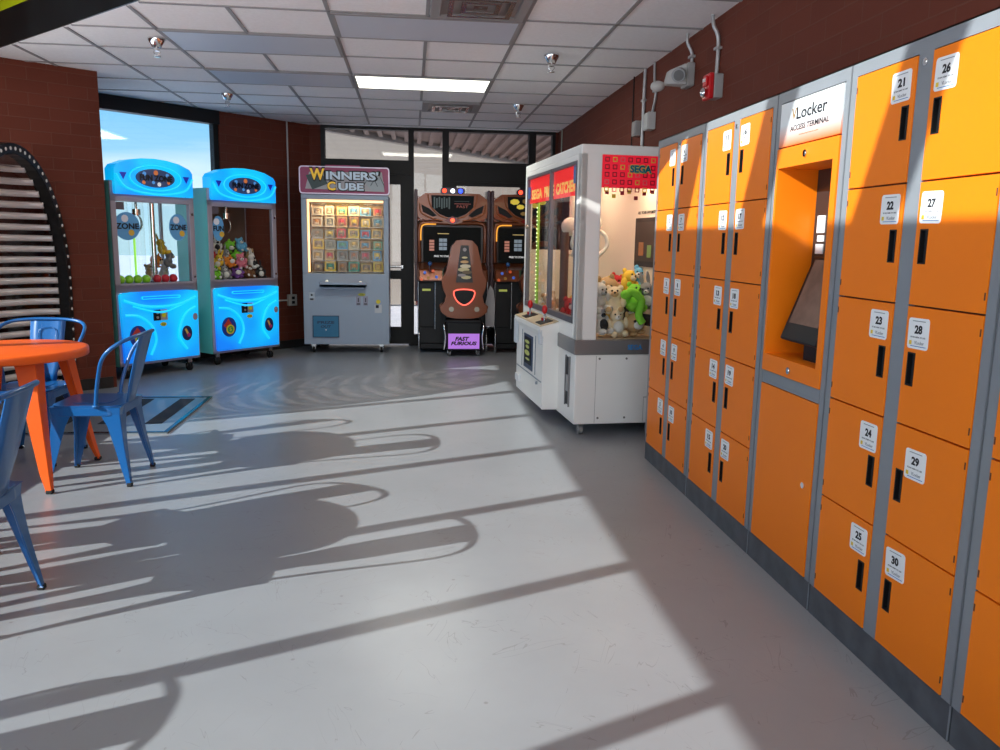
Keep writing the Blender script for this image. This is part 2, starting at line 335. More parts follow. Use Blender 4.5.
for k in range(-4, 6):                            # unseen slanting struts, shaped to cast the leaning stripes on the lockers
    y0 = .22+.97*k; wf.hexa([(XL-.02, y0+.16-.12, 3.93), (XL+.02, y0+.16-.12, 3.93), (XL+.02, y0+.16+.14, 3.93), (XL-.02, y0+.16+.14, 3.93),
        (XL-.02, y0-.15-.14, 4.633), (XL+.02, y0-.15-.14, 4.633), (XL+.02, y0-.15+.14, 4.633), (XL-.02, y0-.15+.14, 4.633)])
o = struct('window_2', wf, M['bronze']); struct('window_pane', MB().bx(XL-.008, XL, YN+.3, 6.9, 3.96, 4.60), M['glass'], parent=o)
# brick pillar; its unseen outer part is added to block the sun
struct('wall_pillar', MB().prism([(-3.5, 6.867), (-2.668, 7.517), (-3.15, 8.55), (-5.6, 8.7), (-5.6, 6.87)], (0, 0, -.12), X_, Y_, (0, 0, HI+.12)), M['brick_p'])
struct('baseboard_pillar', MB().prism([(-3.49, 6.86), (-2.685, 7.487), (-2.70, 7.51), (-3.5, 6.885)], (0, 0, 0), X_, Y_, (0, 0, .10)), M['base'])
# diagonal wall with the window over the two blue machines: y = x + 11.7
D = Vector((.7071, .7071, 0)); DN = Vector((-.7071, .7071, 0)); D0 = Vector((-3.15, 8.55, 0))
def dseg(mb, t0, t1, z0, z1, a=0., b=.2, m=0):
    p = [D0+D*t0+DN*a, D0+D*t1+DN*a, D0+D*t1+DN*b, D0+D*t0+DN*b]
    mb.hexa([q+Z_*z0 for q in p]+[q+Z_*z1 for q in p], m); return mb
T1 = 1.44; T2 = 2.69
dw = MB(); dseg(dw, T1, T2, 0, CEIL+.1, 0, .1); dseg(dw, -.1, T1, 0, .5, 0, .1)
struct('wall_diagonal', dw, M['brick_d'])
struct('baseboard_diagonal', dseg(MB(), .0, T2-.02, 0, .1, -.012, 0), M['base'])
wf = MB(); dseg(wf, -.1, T1, 2.60, CEIL+.05, -.02, .1); dseg(wf, T1-.06, T1, .5, 2.60, .02, .1); dseg(wf, -.1, -.03, .5, 2.6, .02, .1); dseg(wf, -.1, T1, .5, .56, .02, .1)
o = struct('window_3', wf, M['bronze']); struct('window_pane', dseg(MB(), -.03, T1-.06, .56, 2.6, .05, .056), M['glass'], parent=o)
# back wall: brick stub then the dark storefront
struct('wall_back', MB().bx(-1.28, -1.11, YB, YB+.2, 0, CEIL+.1).bx(1.84, XR, YB, YB+.2, 0, CEIL+.1), M['brick_x'])
fr = MB()
def fb(x0, x1, z0, z1, y0=YB-.02, y1=YB+.1): fr.bx(x0, x1, y0, y1, z0, z1)
fb(-1.11, 1.84, 2.71, 2.79); fb(-1.11, -1.06, 0, 2.71); fb(-.03, .04, 0, 2.71); fb(.40, .48, 0, 2.71); fb(1.50, 1.59, 0, 2.71); fb(1.80, 1.84, 0, 2.71)
fb(-1.06, -.03, 2.17, 2.345); fb(.48, 1.5, 2.1, 2.345); fb(.04, .40, 0, .14); fb(1.59, 1.80, 0, .14)
o = struct('window_4', fr, M['bronze'])
pn = MB()
for x0, x1, z0, z1 in ((-1.06, -.03, 2.345, 2.71), (.48, 1.5, 2.345, 2.71), (.04, .40, .14, 2.71), (1.59, 1.80, .14, 2.71)): pn.bx(x0, x1, YB+.03, YB+.036, z0, z1)
struct('window_pane', pn, M['tint'], parent=o)
for i, (x0, x1) in enumerate(((-1.06, -.03), (.48, 1.5))):
    dr = MB().bx(x0, x0+.1, YB, YB+.05, .02, 2.17).bx(x1-.1, x1, YB, YB+.05, .02, 2.17).bx(x0+.1, x1-.1, YB, YB+.05, 2.05, 2.17).bx(x0+.1, x1-.1, YB, YB+.05, .02, .24).bx(x0+.1, x1-.1, YB, YB+.05, .86, .97)
    o = struct('door_%d' % (i+1), dr, M['bronze'])
    struct('door_pane', MB().bx(x0+.1, x1-.1, YB+.02, YB+.026, .24, .86).bx(x0+.1, x1-.1, YB+.02, YB+.026, .97, 2.05), M['tint'], parent=o)
    struct('push_bar', MB().cyl((x0+.08, YB-.05, 1.02), (x1-.08, YB-.05, 1.02), .014, 0, 10).bx(x0+.07, x0+.1, YB-.05, YB, 1.0, 1.04).bx(x1-.1, x1-.07, YB-.05, YB, 1.0, 1.04), M['steel'], parent=o)
# what stands outside behind the storefront: the neighbouring wing and its canopy
ex = MB().bx(-3.6, 8, 18.2, 18.5, 2.3, 7, 0).bx(.1, 8, 18.15, 18.5, -.1, 2.3, 1).bx(-3.6, .1, 18.2, 18.5, -.1, 2.3, 0)
struct('wall_outside', ex, [M['beige'], M['brick_x']])
dk = MB(); e0, e1 = Vector((-1.7, 11.6, 3.0)), Vector((3.2, 17.8, 3.0)); e2, e3 = Vector((6.0, 17.8, 3.0)), Vector((6.0, 11.6, 3.0))
dk.hexa([e0, e3, e2, e1, e0+Z_*.1, e3+Z_*.1, e2+Z_*.1, e1+Z_*.1], 0)
for k in range(36):
    xx = -1.5+.2*k; y1 = 11.6+(xx+1.7)/4.9*6.2
    if y1 > 17.8: y1 = 17.8
    dk.bx(xx, xx+.07, 11.6, y1, 2.94, 3.0)
dk.hexa([e0+Vector((-.12, .06, -.10)), e0+Vector((0, 0, -.10)), e1+Vector((0, 0, -.10)), e1+Vector((-.12, .06, -.10)), e0+Vector((-.12, .06, .2)), e0+Vector((0, 0, .2)), e1+Vector((0, 0, .2)), e1+Vector((-.12, .06, .2))], 1)
struct('trim_2', dk, [M['deck'], M['beige']])

# ================================================================== CEILING THINGS
def ceil_light(x, y, lit, label, cat='ceiling light', grp=None):
    t = thing('ceiling_light', label, cat, (x, y, CEIL), 0, grp)
    MB().ring([(-.6, -.3), (.6, -.3), (.6, .3), (-.6, .3)], [(-.575, -.275), (.575, -.275), (.575, .275), (-.575, .275)], (0, 0, -.014), X_, Y_, (0, 0, .012)).build('frame', M['grid'], t)
    MB().bx(-.575, .575, -.275, .275, -.012, -.006).build('diffuser', M['lit'] if lit else M['off'], t)
ceil_light(.107, 7.485, True, 'lit white fluorescent ceiling panel above the racing games')
ceil_light(-1.10, 6.21, False, 'unlit bluish ceiling panel, nearer of the two left of the lit panel')
ceil_light(-1.10, 7.485, False, 'unlit bluish ceiling panel beyond and lower left of the lit panel')
ceil_light(.107, 5.595, False, 'unlit ceiling panel between the large vent and the lit panel')
l = area('panel_lamp', (.107, 7.485, CEIL-.03), 1.1, 22, (1, 1, .9), sy=.5)
def vent(x0, x1, y0, y1, label):
    cx, cy = (x0+x1)/2, (y0+y1)/2; t = thing('ceiling_vent', label, 'vent', (cx, cy, CEIL)); a, b = (x1-x0)/2, (y1-y0)/2
    MB().ring([(-a, -b), (a, -b), (a, b), (-a, b)], [(-a+.06, -b+.06), (a-.06, -b+.06), (a-.06, b-.06), (-a+.06, b-.06)], (0, 0, -.02), X_, Y_, (0, 0, .018)).build('frame', M['grid'], t, .003)
    MB().bx(-a+.06, a-.06, -b+.06, b-.06, -.006, -.002).build('backing', C3((.26, .21, .19), .4), t)
    for k in range(3):
        q = .10+.075*k; s_ = MB()
        if a-q > .02: s_.ring([(-a+q, -b+q), (a-q, -b+q), (a-q, b-q), (-a+q, b-q)], [(-a+q+.03, -b+q+.03), (a-q-.03, -b+q+.03), (a-q-.03, b-q-.03), (-a+q+.03, b-q-.03)], (0, 0, -.034+.004*k), X_, Y_, (0, 0, .006)).build('louvre', M['steel'], t)
vent(.12, .70, 8.42, 8.99, 'square metal ceiling vent behind the lit panel, near the back door')
vent(.12, .70, 4.68, 5.26, 'large metal ceiling vent cut off by the top of the photo')
def sprinkler(x, y, label):
    t = thing('sprinkler_head', label, 'sprinkler', (x, y, CEIL)); t.scale = (1.3, 1.3, 1.2)
    MB().lathe([(.001, -.004), (.045, -.004), (.047, -.012), (.03, -.04), (.024, -.055), (.001, -.055)], (0, 0, 0), 0, 16).build('cup', M['chrome'], t)
    h = MB().cyl((0, 0, -.05), (0, 0, -.075), .012).tube([(-.013, 0, -.06), (-.016, 0, -.085), (0, 0, -.105)], .003, 0, 6).tube([(.013, 0, -.06), (.016, 0, -.085), (0, 0, -.105)], .003, 0, 6)
    h.lathe([(.001, -.108), (.02, -.108), (.02, -.105), (.001, -.105)], (0, 0, 0), 0, 12).build('deflector', M['chrome'], t)
sprinkler(-1.78, 6.18, 'chrome sprinkler head on the left of the ceiling, nearest one there')
sprinkler(-1.77, 8.35, 'small chrome sprinkler head above the right-hand blue crane machine')
sprinkler(1.04, 6.16, 'chrome sprinkler head left of the orange lockers, near the camera side')
sprinkler(1.09, 8.40, 'chrome sprinkler head farthest right at the back of the ceiling')

# ================================================================== RIGHT WALL FITTINGS
XW = XR
def clip(mb, y, z, x=XW-.02): mb.bx(x-.012, XW, y-.03, y+.03, z-.008, z+.008)
c = MB().tube(smoothpath([(XW-.05, 4.97, CEIL), (XW-.05, 4.95, 2.68), (XW-.015, 4.95, 2.60), (XW-.015, 4.95, 2.39)], 5), .012); clip(c, 4.95, 2.55)
tag(c.build('conduit', M['pipe']), 'bent grey conduit running down to the red fire strobe', 'conduit')
t = thing('fire_strobe', 'red fire alarm strobe on the brick wall above the lockers', 'fire alarm', (XW, 4.92, 2.32))
MB().bx(-.055, 0, -.055, .055, -.07, .07).build('back_box', M['boxgray'], t, .004)
MB().bx(-.085, -.055, -.05, .07, -.075, .075).bx(-.10, -.085, -.03, .03, .0, .06).build('housing', M['red'], t, .006)
MB().ball((-.10, .01, -.035), (.018, .03, .03)).build('strobe_lens', M['chrome'], t)
MB().text('FIRE', (-.101, .0, .035), (0, -1, 0), Z_, .02, 0).build('lettering', M['white'], t)
c = MB().tube(smoothpath([(XW-.05, 5.42, CEIL), (XW-.05, 5.42, 2.69), (XW-.015, 5.42, 2.62), (XW-.015, 5.42, 2.54)], 5), .011); clip(c, 5.42, 2.60)
tag(c.build('conduit', M['pipe']), 'short grey conduit dropping to the white horn speaker', 'conduit')
t = thing('horn_alarm', 'pale grey twin-lamp alarm horn on the brick wall beside the red strobe', 'alarm', (XW, 5.45, 2.50))
MB().bx(-.05, 0, -.07, .07, -.09, .06).build('back_box', M['boxgray'], t, .006)
MB().hexa([(-.05, -.06, -.08), (-.05, .06, -.08), (-.17, .09, -.07), (-.17, .0, -.07), (-.05, -.05, .06), (-.05, .05, .06), (-.15, .08, .02), (-.15, .02, .02)]).build('body', C3((.5, .49, .47), .45), t, .012, 2)
MB().cyl((-.10, -.055, -.02), (-.125, -.10, -.035), .045, 0, 20).build('lamp_head', C3((.3, .3, .3), .3, 0, .6), t)
MB().cyl((-.12, -.099, -.034), (-.123, -.106, -.036), .034, 0, 20).build('lens', C3((.10, .10, .10), .3), t)
MB().ball((-.20, .10, -.07), (.05, .05, .035)).build('second_lamp', C3((.55, .53, .5), .35), t)
c = MB().tube([(XW-.014, 6.52, CEIL), (XW-.014, 6.52, 1.2)], .014); clip(c, 6.52, 2.5); clip(c, 6.52, 1.9)
tag(c.build('conduit', M['pipe']), 'straight grey conduit falling the full wall behind the ivory crane machine', 'conduit')
c = MB().tube(smoothpath([(XW-.014, 6.27, CEIL), (XW-.014, 6.25, 2.6), (XW-.014, 6.20, 2.5), (XW-.014, 6.28, 2.36)], 5), .010); clip(c, 6.21, 2.52)
tag(c.build('conduit', M['pipe']), 'slim curved conduit ending at the white wall box', 'conduit')
tag(MB().bx(XW-.06, XW, 6.22, 6.34, 2.24, 2.37).bx(XW-.066, XW-.06, 6.225, 6.335, 2.245, 2.365).build('junction_box', C3((.55, .55, .53), .5), None, .004), 'white electrical box on the brick wall above the ivory crane machine', 'electrical box')
tag(MB().bx(XW-.05, XW, 6.62, 6.72, 2.24, 2.36).bx(XW-.055, XW-.05, 6.63, 6.71, 2.25, 2.35).build('junction_box', M['boxgray'], None, .004), 'grey outlet box left of the straight conduit above the ivory machine', 'electrical box')
tag(MB().tube([(XW-.012, 6.85, CEIL), (XW-.012, 6.85, 2.0)], .006).build('cable', M['black']), 'thin dark cable down the right brick wall beyond the conduits', 'cable')
tag(MB().tube(smoothpath([(XW-.012, 10.1, CEIL), (XW-.012, 10.12, 2.3), (XW-.012, 10.08, 1.9)], 4), .007).build('cable', C3((.35, .40, .33), .5)), 'pale cable hanging in the far right corner of the room', 'cable')
# conduit and outlet on the brick left of the keychain machine
cx, cy = -1.47, 10.18
def dp(x, y, z, off=.015): return Vector((x, x+11.7, z)) - DN*off
c = MB().tube([dp(-1.49, 0, CEIL), dp(-1.49, 0, .66)], .010); c.tube([dp(-1.49, 0, .6), dp(-1.62, 0, .6), dp(-1.78, 0, .60)], .010)
tag(c.build('conduit', C3((.55, .52, .5), .5)), 'pale conduit down the brick beside the prize machine with magenta sign', 'conduit')
t = thing('power_outlet', 'beige outlet box low on the brick wall between blue and prize machines', 'outlet', dp(-1.49, 0, .6, 0), math.radians(45))
MB().bx(-.06, .06, -.05, 0, -.07, .07).build('box', C3((.5, .47, .42), .5), t, .004)
MB().bx(-.02, .02, -.056, -.05, .01, .045).bx(-.02, .02, -.056, -.05, -.045, -.01).build('socket', M['black'], t)

# ================================================================== LOCKERS
LX = 1.50
ROWZ = [(.119, .476), (.482, .839), (.845, 1.203), (1.209, 1.568), (1.574, 1.939)]
def locker_door(parent, y0, y1, z0, z1, num, hinge_low, jit):
    """door on the plane x=0 of its cabinet; hinge_low: hinges on the small-y side, so handle on the large-y side"""
    W, H = y1-y0, z1-z0
    hy0, hy1 = ((y1-.058, y1-.022) if hinge_low else (y0+.020, y0+.056)); hz0 = z1-.238; hz1 = z1-.136
    d = MB(); a, b = -.003, .016
    d.bx(a, b, y0, hy0, z0, z1).bx(a, b, hy1, y1, z0, z1).bx(a, b, hy0, hy1, z0, hz0).bx(a, b, hy0, hy1, hz1, z1)
    hs = y0+.004 if hinge_low else y1-.004
    for zz in (z0+.045, z1-.045): d.cyl((a+.001, hs, zz-.010), (a+.001, hs, zz+.010), .003, 1, 8)
    o = d.build('door', [M['orange'], M['seam']], parent)
    h = MB().bx(.012, .0155, hy0, hy1, hz0, hz1)
    h.ring([(hy0, hz0), (hy1, hz0), (hy1, hz1), (hy0, hz1)], [(hy0+.004, hz0+.004), (hy1-.004, hz0+.004), (hy1-.004, hz1-.004), (hy0+.004, hz1-.004)], (-.0045, 0, 0), Y_, Z_, (.016, 0, 0))
    h.bx(.002, .012, hy0+.010, hy0+.020, hz0+.006, hz1-.006)
    h.build('handle', M['black'], o)
    ly = (y1-.065 if hinge_low else y0+.066) + (jit[0] if not hinge_low else -jit[0]); lz = z1-.074+jit[1]; ang = jit[2]
    u = Vector((0, -math.cos(ang), math.sin(ang))); v = Vector((0, math.sin(ang), math.cos(ang)))
    c = Vector((-.0032, ly, lz))
    q = MB().prism(rrect(.098, .092, .01), c, u, v, (-.0008, 0, 0))
    c2 = c - X_*.0009
    # text faces -x: right direction is -y seen from the room
    q.text(num, c2+v*.012, u, v, .026, 1, w=.036 if len(num) > 1 else None, depth=.0004, bold=.045)
    q.prism([(-.03, -.0012), (.03, -.0012), (.03, .0012), (-.03, .0012)], c2+v*.037, u, v, (-.0004, 0, 0), 3)
    q.text('SCAN HERE TO USE', c2-v*.011, u, v, .0045, 1, w=.07, depth=.0004)
    q.prism([(-.04, -.006), (-.028, -.006), (-.028, .006), (-.04, .006)], c2-v*.028, u, v, (-.0004, 0, 0), 2)
    q.text('VLocker', c2-v*.027+u*.008, u, v, .010, 3, w=.045, depth=.0004, bold=.01)
    q.prism([(-.032, -.001), (.04, -.001), (.04, .001), (-.032, .001)], c2-v*.038, u, v, (-.0004, 0, 0), 4)
    q.build('number_label', [M['white'], M['ink'], M['yellow'], M['inkgray'], M['blueink']], o)
def cabinet_body(t, w, cols):
    """cols: list of (y0,y1) openings"""
    b = MB().bx(.020, .36, .004, w-.004, .03, 1.985, 1)
    b.bx(0, .365, 0, .003, .115, 1.99).bx(0, .365, w-.003, w, .115, 1.99).bx(0, .365, 0, w, 1.985, 1.99)
    b.bx(0, .021, .0015, w-.0015, 1.943, 1.99)
    e = [0.0015] + [q for c_ in cols for q in c_] + [w-.0015]
    for i in range(0, len(e), 2): b.bx(0, .021, e[i]+(0 if i == 0 else .003), e[i+1]-(0 if i == len(e)-2 else .003), .115, 1.943)
    b.build('body', [M['lgray'], M['seam']], t)
    MB().bx(.006, .34, .001, w-.001, 0, .115, 0).bx(.003, .006, .0, .004, .004, .11, 1).build('plinth', [M['plinth'], M['lgray']], t)
def lockers(y0, w, first, label, jits={}):
    t = thing('locker_cabinet', label, 'lockers', (LX, y0, 0))
    m_ = .042; cw = (w-.084-.076)/2; colA = (m_, m_+cw); colB = (m_+cw+.076, w-m_)
    cabinet_body(t, w, [colA, colB])
    # far column (larger y) has the lower numbers, counted from the top
    for ci, (col, n0, low) in enumerate(((colB, first, False), (colA, first+5, True))):
        for r in range(5):
            num = n0+r; z0, z1 = ROWZ[4-r]
            j = jits.get(num, (random.uniform(-.004, .004), random.uniform(-.004, .004), random.uniform(-.03, .03)))
            locker_door(t, col[0], col[1], z0, z1, str(num), low, j)
    yc = m_+cw+.038
    MB().cyl((-.004, yc, 1.915), (0, yc, 1.915), .011, 0, 14).cyl((-.006, yc, 1.915), (-.004, yc, 1.915), .007, 0, 10).build('post_lock', M['chrome'], t)
lockers(4.105, .790, 1, 'grey cabinet of ten orange locker doors farthest away, beside the ivory crane machine')
lockers(3.280, .820, 11, 'grey cabinet of ten orange locker doors, numbers 11 to 20, left of the touchscreen terminal')
lockers(1.905, .810, 21, 'grey cabinet of ten orange locker doors, numbers 21 to 30, right of the touchscreen terminal',
        {26: (.0, .0, -.02), 29: (.046, -.03, .02), 30: (.0, .0, .06)})
lockers(1.090, .810, 31, 'grey cabinet of orange locker doors nearest the camera, cut off at the right edge')
# terminal column
t = thing('locker_terminal', 'orange locker access terminal with recessed touchscreen between two locker cabinets', 'kiosk', (LX, 2.720, 0))
w = .555; a0, a1 = .035, .52
b = MB().bx(.25, .36, .004, w-.004, .03, 1.985, 0)
b.bx(0, .365, 0, .003, .115, 1.99).bx(0, .365, w-.003, w, .115, 1.99).bx(0, .365, 0, w, 1.985, 1.99).bx(0, .021, .002, w-.002, 1.943, 1.99)
b.bx(0, .021, .002, a0-.003, .115, 1.943).bx(0, .021, a1+.003, w-.002, .115, 1.943).bx(0, .021, a0, a1, .800, .852).bx(.021, .25, .003, w-.003, .80, .84).bx(.021, .25, .003, w-.003, .115, .125)
b.build('body', [M['lgray']], t)
MB().bx(.006, .34, .001, w-.001, 0, .115, 0).bx(.003, .006, .0, .004, .004, .11, 1).build('plinth', [M['plinth'], M['lgray']], t)
# signboard
sgn = mat('sign_gradient', (1, 1, 1), .35); bnode = sgn.node_tree.nodes['Principled BSDF']
tc_ = N(sgn, 'ShaderNodeTexCoord'); sp_ = N(sgn, 'ShaderNodeSeparateXYZ'); mr = N(sgn, 'ShaderNodeMapRange'); rm = N(sgn, 'ShaderNodeValToRGB')
L(sgn, tc_.outputs['Object'], sp_.inputs[0]); L(sgn, sp_.outputs['Z'], mr.inputs['Value']); mr.inputs['From Min'].default_value = 1.765; mr.inputs['From Max'].default_value = 1.94; L(sgn, mr.outputs[0], rm.inputs[0])
e = rm.color_ramp.elements; e[0].position = 0; e[0].color = (.80, .15, .005, 1); e[1].position = .50; e[1].color = (.72, .76, .78, 1); L(sgn, rm.outputs[0], bnode.inputs['Base Color'])
o = MB().bx(-.003, .02, a0+.004, a1-.004, 1.768, 1.938).build('sign_panel', sgn, t)
q = MB(); u = Vector((0, -1, 0))
q.text('V', (-.0032, .400, 1.886), u, Z_, .044, 1, depth=.0006, bold=.02).text('Locker', (-.0032, .262, 1.885), u, Z_, .046, 0, w=.235, depth=.0006, bold=.015)
q.text('ACCESS TERMINAL', (-.0032, .275, 1.832), u, Z_, .021, 0, w=.30, depth=.0006, bold=.02).text('vlockersystems.com', (-.0032, .275, 1.802), u, Z_, .006, 1, w=.15, depth=.0006)
q.build('lettering', [C3((.008, .008, .012), .7), C3((.28, .16, .04), .7)], o)
# orange surround with opening and recess
oy0, oy1, oz0, oz1 = a0+.035, a1-.016, .925, 1.685
fr_ = MB().ring([(a0, .855), (a1, .855), (a1, 1.762), (a0, 1.762)], [(oy0, oz0), (oy1, oz0), (oy1, oz1), (oy0, oz1)], (-.006, 0, 0), Y_, Z_, (.022, 0, 0))
fr_.bx(.016, .17, oy1, oy1+.004, oz0, oz1).bx(.016, .17, oy0-.004, oy0, oz0, oz1).bx(.016, .17, oy0, oy1, oz1, oz1+.004).bx(.016, .17, oy0, oy1, oz0-.004, oz0)
fr_.build('surround', M['orange'], t)
o = MB().bx(.17, .18, oy0, oy1, oz0, oz1).build('recess_back', C3((.02, .02, .022), .3), t)
MB().bx(.166, .17, oy1-.09, oy1-.03, 1.43, 1.50).bx(.166, .17, oy1-.09, oy1-.03, 1.345, 1.385).bx(.166, .17, oy1-.09, oy1-.04, 1.395, 1.42).build('notice', M['white'], o)
for zz in (1.725, .885):
    MB().cyl((-.012, .275, zz), (-.006, .275, zz), .014, 0, 16).cyl((-.014, .275, zz), (-.012, .275, zz), .008, 0, 12).build('lock', M['chrome'], t)
R = Matrix.Rotation(math.radians(-22), 3, 'Y') @ Matrix.Identity(3)
tb = MB().obox((.085, .27, 1.165), (.022, .30, .36), Matrix.Rotation(math.radians(20), 3, 'Y')); 
o = tb.build('touchscreen', M['black'], t, .008, 2)
scm = mat('screen_display', (.02, .02, .02), .6, emit=(.20, .11, .08), es=.35)
vary(scm, (.01, .008, .007), (.07, .045, .035), 14)
MB().obox(Vector((.085, .27, 1.172)) + Matrix.Rotation(math.radians(20), 3, 'Y') @ Vector((-.0115, 0, .02)), (.002, .235, .27), Matrix.Rotation(math.radians(20), 3, 'Y')).build('display', scm, o)
MB().obox((.10, .27, .97), (.06, .10, .10), Matrix.Identity(3)).build('screen_stand', M['black'], t, .004)
o = MB().bx(-.004, .016, a0+.002, a1-.002, .121, .797).build('access_panel', M['orange'], t)
MB().cyl((-.010, a0+.055, .47), (-.004, a0+.055, .47), .012, 0, 16).build('lock', M['chrome'], o)

# ================================================================== CAFE FURNITURE
def make_chair(label, cmat, name='metal_armchair'):
    t = thing(name, label, 'chair', (0, 0, 0), 0)
    s_ = MB().prism(rrect(.37, .37, .07, 6), (0, 0, .440), X_, Y_, (0, 0, .012)); s_.ring(rrect(.37, .37, .07, 6), rrect(.35, .35, .06, 6), (0, 0, .395), X_, Y_, (0, 0, .045)); s_.prism(rrect(.22, .22, .05, 5), (0, 0, .447), X_, Y_, (0, 0, .008))
    s_.build('seat', cmat, t, .004, 2)
    for sx in (-1, 1):
        for sy in (-1, 1):
            k = MB(); secs = [(.185, .185, .445, .13), (.180, .180, .40, .105), (.182, .184, .34, .078), (.190, .196, .22, .055), (.202, .214, .10, .040), (.210, .226, .015, .026)]
            V = []; F = []
            for (ox, oy, z, wd) in secs:
                for (dx, dy) in ((0, 0), (-wd, 0), (-wd*.85, -.012), (-.014, -.014), (-.012, -wd*.85), (0, -wd)): V.append((sx*(ox+dx), sy*(oy+dy), z))
            for i in range(len(secs)-1):
                for j in range(6): F.append((i*6+j, i*6+(j+1) % 6, (i+1)*6+(j+1) % 6, (i+1)*6+j))
            F += [list(range(6)), list(range(len(V)-6, len(V)))[::-1]]
            k.add(V, F, 0); lg = k.build('leg', cmat, t, .003)
            MB().bx(sx*.214 if sx < 0 else sx*.186, sx*.186 if sx < 0 else sx*.214, min(sy*.202, sy*.230), max(sy*.202, sy*.230), 0, .022).build('rubber_foot', M['rubber'], lg, .004)
    half = [(.188, .06, .445), (.197, .07, .52), (.222, .095, .62), (.250, .125, .705), (.262, .165, .760), (.250, .215, .800), (.20, .258, .823), (.11, .282, .833), (0, .289, .835)]
    path = smoothpath(half + [(-x, y, z) for x, y, z in half[-2::-1]], 5)
    MB().tube(path, .0105, 0, 10).ball((.188, .06, .45), (.02, .02, .012)).ball((-.188, .06, .45), (.02, .02, .012)).build('arm_hoop', cmat, t)
    V = []; F = []; rows = [(.178, .448, .070), (.190, .50, .072), (.203, .55, .088), (.225, .63, .100), (.255, .74, .105), (.281, .828, .108)]
    for (y, z, hw) in rows:
        for xx, dy in ((-1, 0), (-.55, .006), (0, .010), (.55, .006), (1, 0)): V.append((xx*hw, y+dy, z))
    nV = len(V); V += [(x, y+.006, z) for x, y, z in V]
    for i in range(len(rows)-1):
        for j in range(4): a = i*5+j; F += [(a, a+1, a+6, a+5), (nV+a, nV+a+5, nV+a+6, nV+a+1)]
    for i in range(len(rows)-1): a = i*5; F += [(a, a+5, nV+a+5, nV+a), (a+4, nV+a+4, nV+a+9, a+9)]
    F += [(0, nV, nV+1, 1), (1, nV+1, nV+2, 2), (2, nV+2, nV+3, 3), (3, nV+3, nV+4, 4)]
    sp = MB().add(V, F, 0, True); sp.tube(smoothpath([(-.045, .215, .60), (-.05, .235, .68), (-.05, .262, .765), (0, .268, .785), (.05, .262, .765), (.05, .235, .68), (.045, .215, .60)], 4), .0025, 0, 6)
    sp.build('backrest_splat', cmat, t)
    return t
def place(o, x, y, rz): o.location = (x, y, 0); o.rotation_euler = (0, 0, math.radians(rz)); return o
# chair fronts look along local -y: rz=-90 faces -x, 0 faces -y, 180 faces +y
chB = place(make_chair('blue metal armchair seen from its side, right of the orange table', M['chair']), -1.765, 4.66, -90)
for x, y, rz, lab in ((-2.315, 5.10, -2, 'blue metal armchair behind the orange table, its back to the brick pillar'),
                      (-1.65, 2.92, -88, 'blue metal armchair cut off by the left edge in front of the orange table'),
                      (-2.08, 3.44, -33, 'blue metal armchair just outside the left edge, pushed in between the two orange tables'),
                      (-2.66, 1.53, -93, 'blue metal armchair outside the left edge whose hoop shadow lies lower left')):
    o = copy_tree(chB); o['label'] = lab; place(o, x, y, rz)
place(make_chair('orange metal armchair left of the table, only its edge in view', M['table']), -2.76, 4.86, 92)
def make_table(label):
    t = thing('cafe_table', label, 'table')
    MB().lathe([(.001, .742), (.385, .742), (.402, .738), (.405, .728), (.405, .700), (.400, .694), (.38, .70), (.001, .715)], (0, 0, 0), 0, 64).build('tabletop', M['table'], t)
    for sx in (-1, 1):
        for sy in (-1, 1):
            secs = [(.245, .245, .708, .115), (.25, .25, .66, .105), (.265, .275, .5, .088), (.29, .305, .28, .068), (.312, .332, .10, .050), (.325, .348, .014, .032)]
            V = []; F = []
            for (ox, oy, z, wd) in secs:
                for (dx, dy) in ((0, 0), (-wd, 0), (-wd*.9, -.012), (-.016, -.016), (-.012, -wd*.9), (0, -wd)): V.append((sx*(ox+dx), sy*(oy+dy), z))
            for i in range(len(secs)-1):
                for j in range(6): F.append((i*6+j, i*6+(j+1) % 6, (i+1)*6+(j+1) % 6, (i+1)*6+j))
            F += [list(range(6)), list(range(len(V)-6, len(V)))[::-1]]
            lg = MB().add(V, F, 0).build('leg', M['table'], t, .003)
            x0, x1 = sorted((sx*.294, sx*.329)); y0, y1 = sorted((sy*.317, sy*.352))
            MB().bx(x0, x1, y0, y1, 0, .02).build('rubber_foot', M['rubber'], lg, .004)
    return t
tb = place(make_table('round orange metal cafe table at the left edge, between blue chairs'), -2.235, 4.69, 0)
o = copy_tree(tb); o['label'] = 'orange metal cafe table mostly outside the left edge, only one foot in view'; place(o, -2.12, 3.17, 0)

# ================================================================== FLOOR PLATE AND ARCHED ATTRACTION
t = thing('floor_plate', 'silver edged floor plate with dark rectangular insets by the arch', 'floor plate', (-1.70, 5.68, 0))
o = MB().bx(-1.15, 0, 0, 1.30, 0, .010).build('plate', C3((.22, .26, .29), .35, 0, .3), t)
MB().ring([(-1.15, 0), (0, 0), (0, 1.3), (-1.15, 1.3)], [(-1.12, .03), (-.03, .03), (-.03, 1.27), (-1.12, 1.27)], (0, 0, .010), X_, Y_, (0, 0, .004)).build('edge_frame', C3((.03, .04, .05), .2, 0, .5), t)
for k in range(3):
    MB().bx(-.24-.33*k, -.12-.33*k, .28, 1.21, .010, .012).build('dark_inset', C3((.015, .013, .012), .7), t)
t = thing('arch_tunnel', 'tall round-topped arch with studded black rim and shiny horizontal slats', 'arcade attraction', (-2.95, 6.45, 0))
def arch(w_, h_, z0=0., n=28):
    pts = []
    for i in range(n+1):
        a = math.pi*i/n; pts.append((w_*math.cos(a), 1.0+(h_-1.0)*math.sin(a)))
    return [(w_*.955, z0)] + pts + [(-w_*.955, z0)]
ao, ai = arch(.835, 2.025), arch(.755, 1.945)
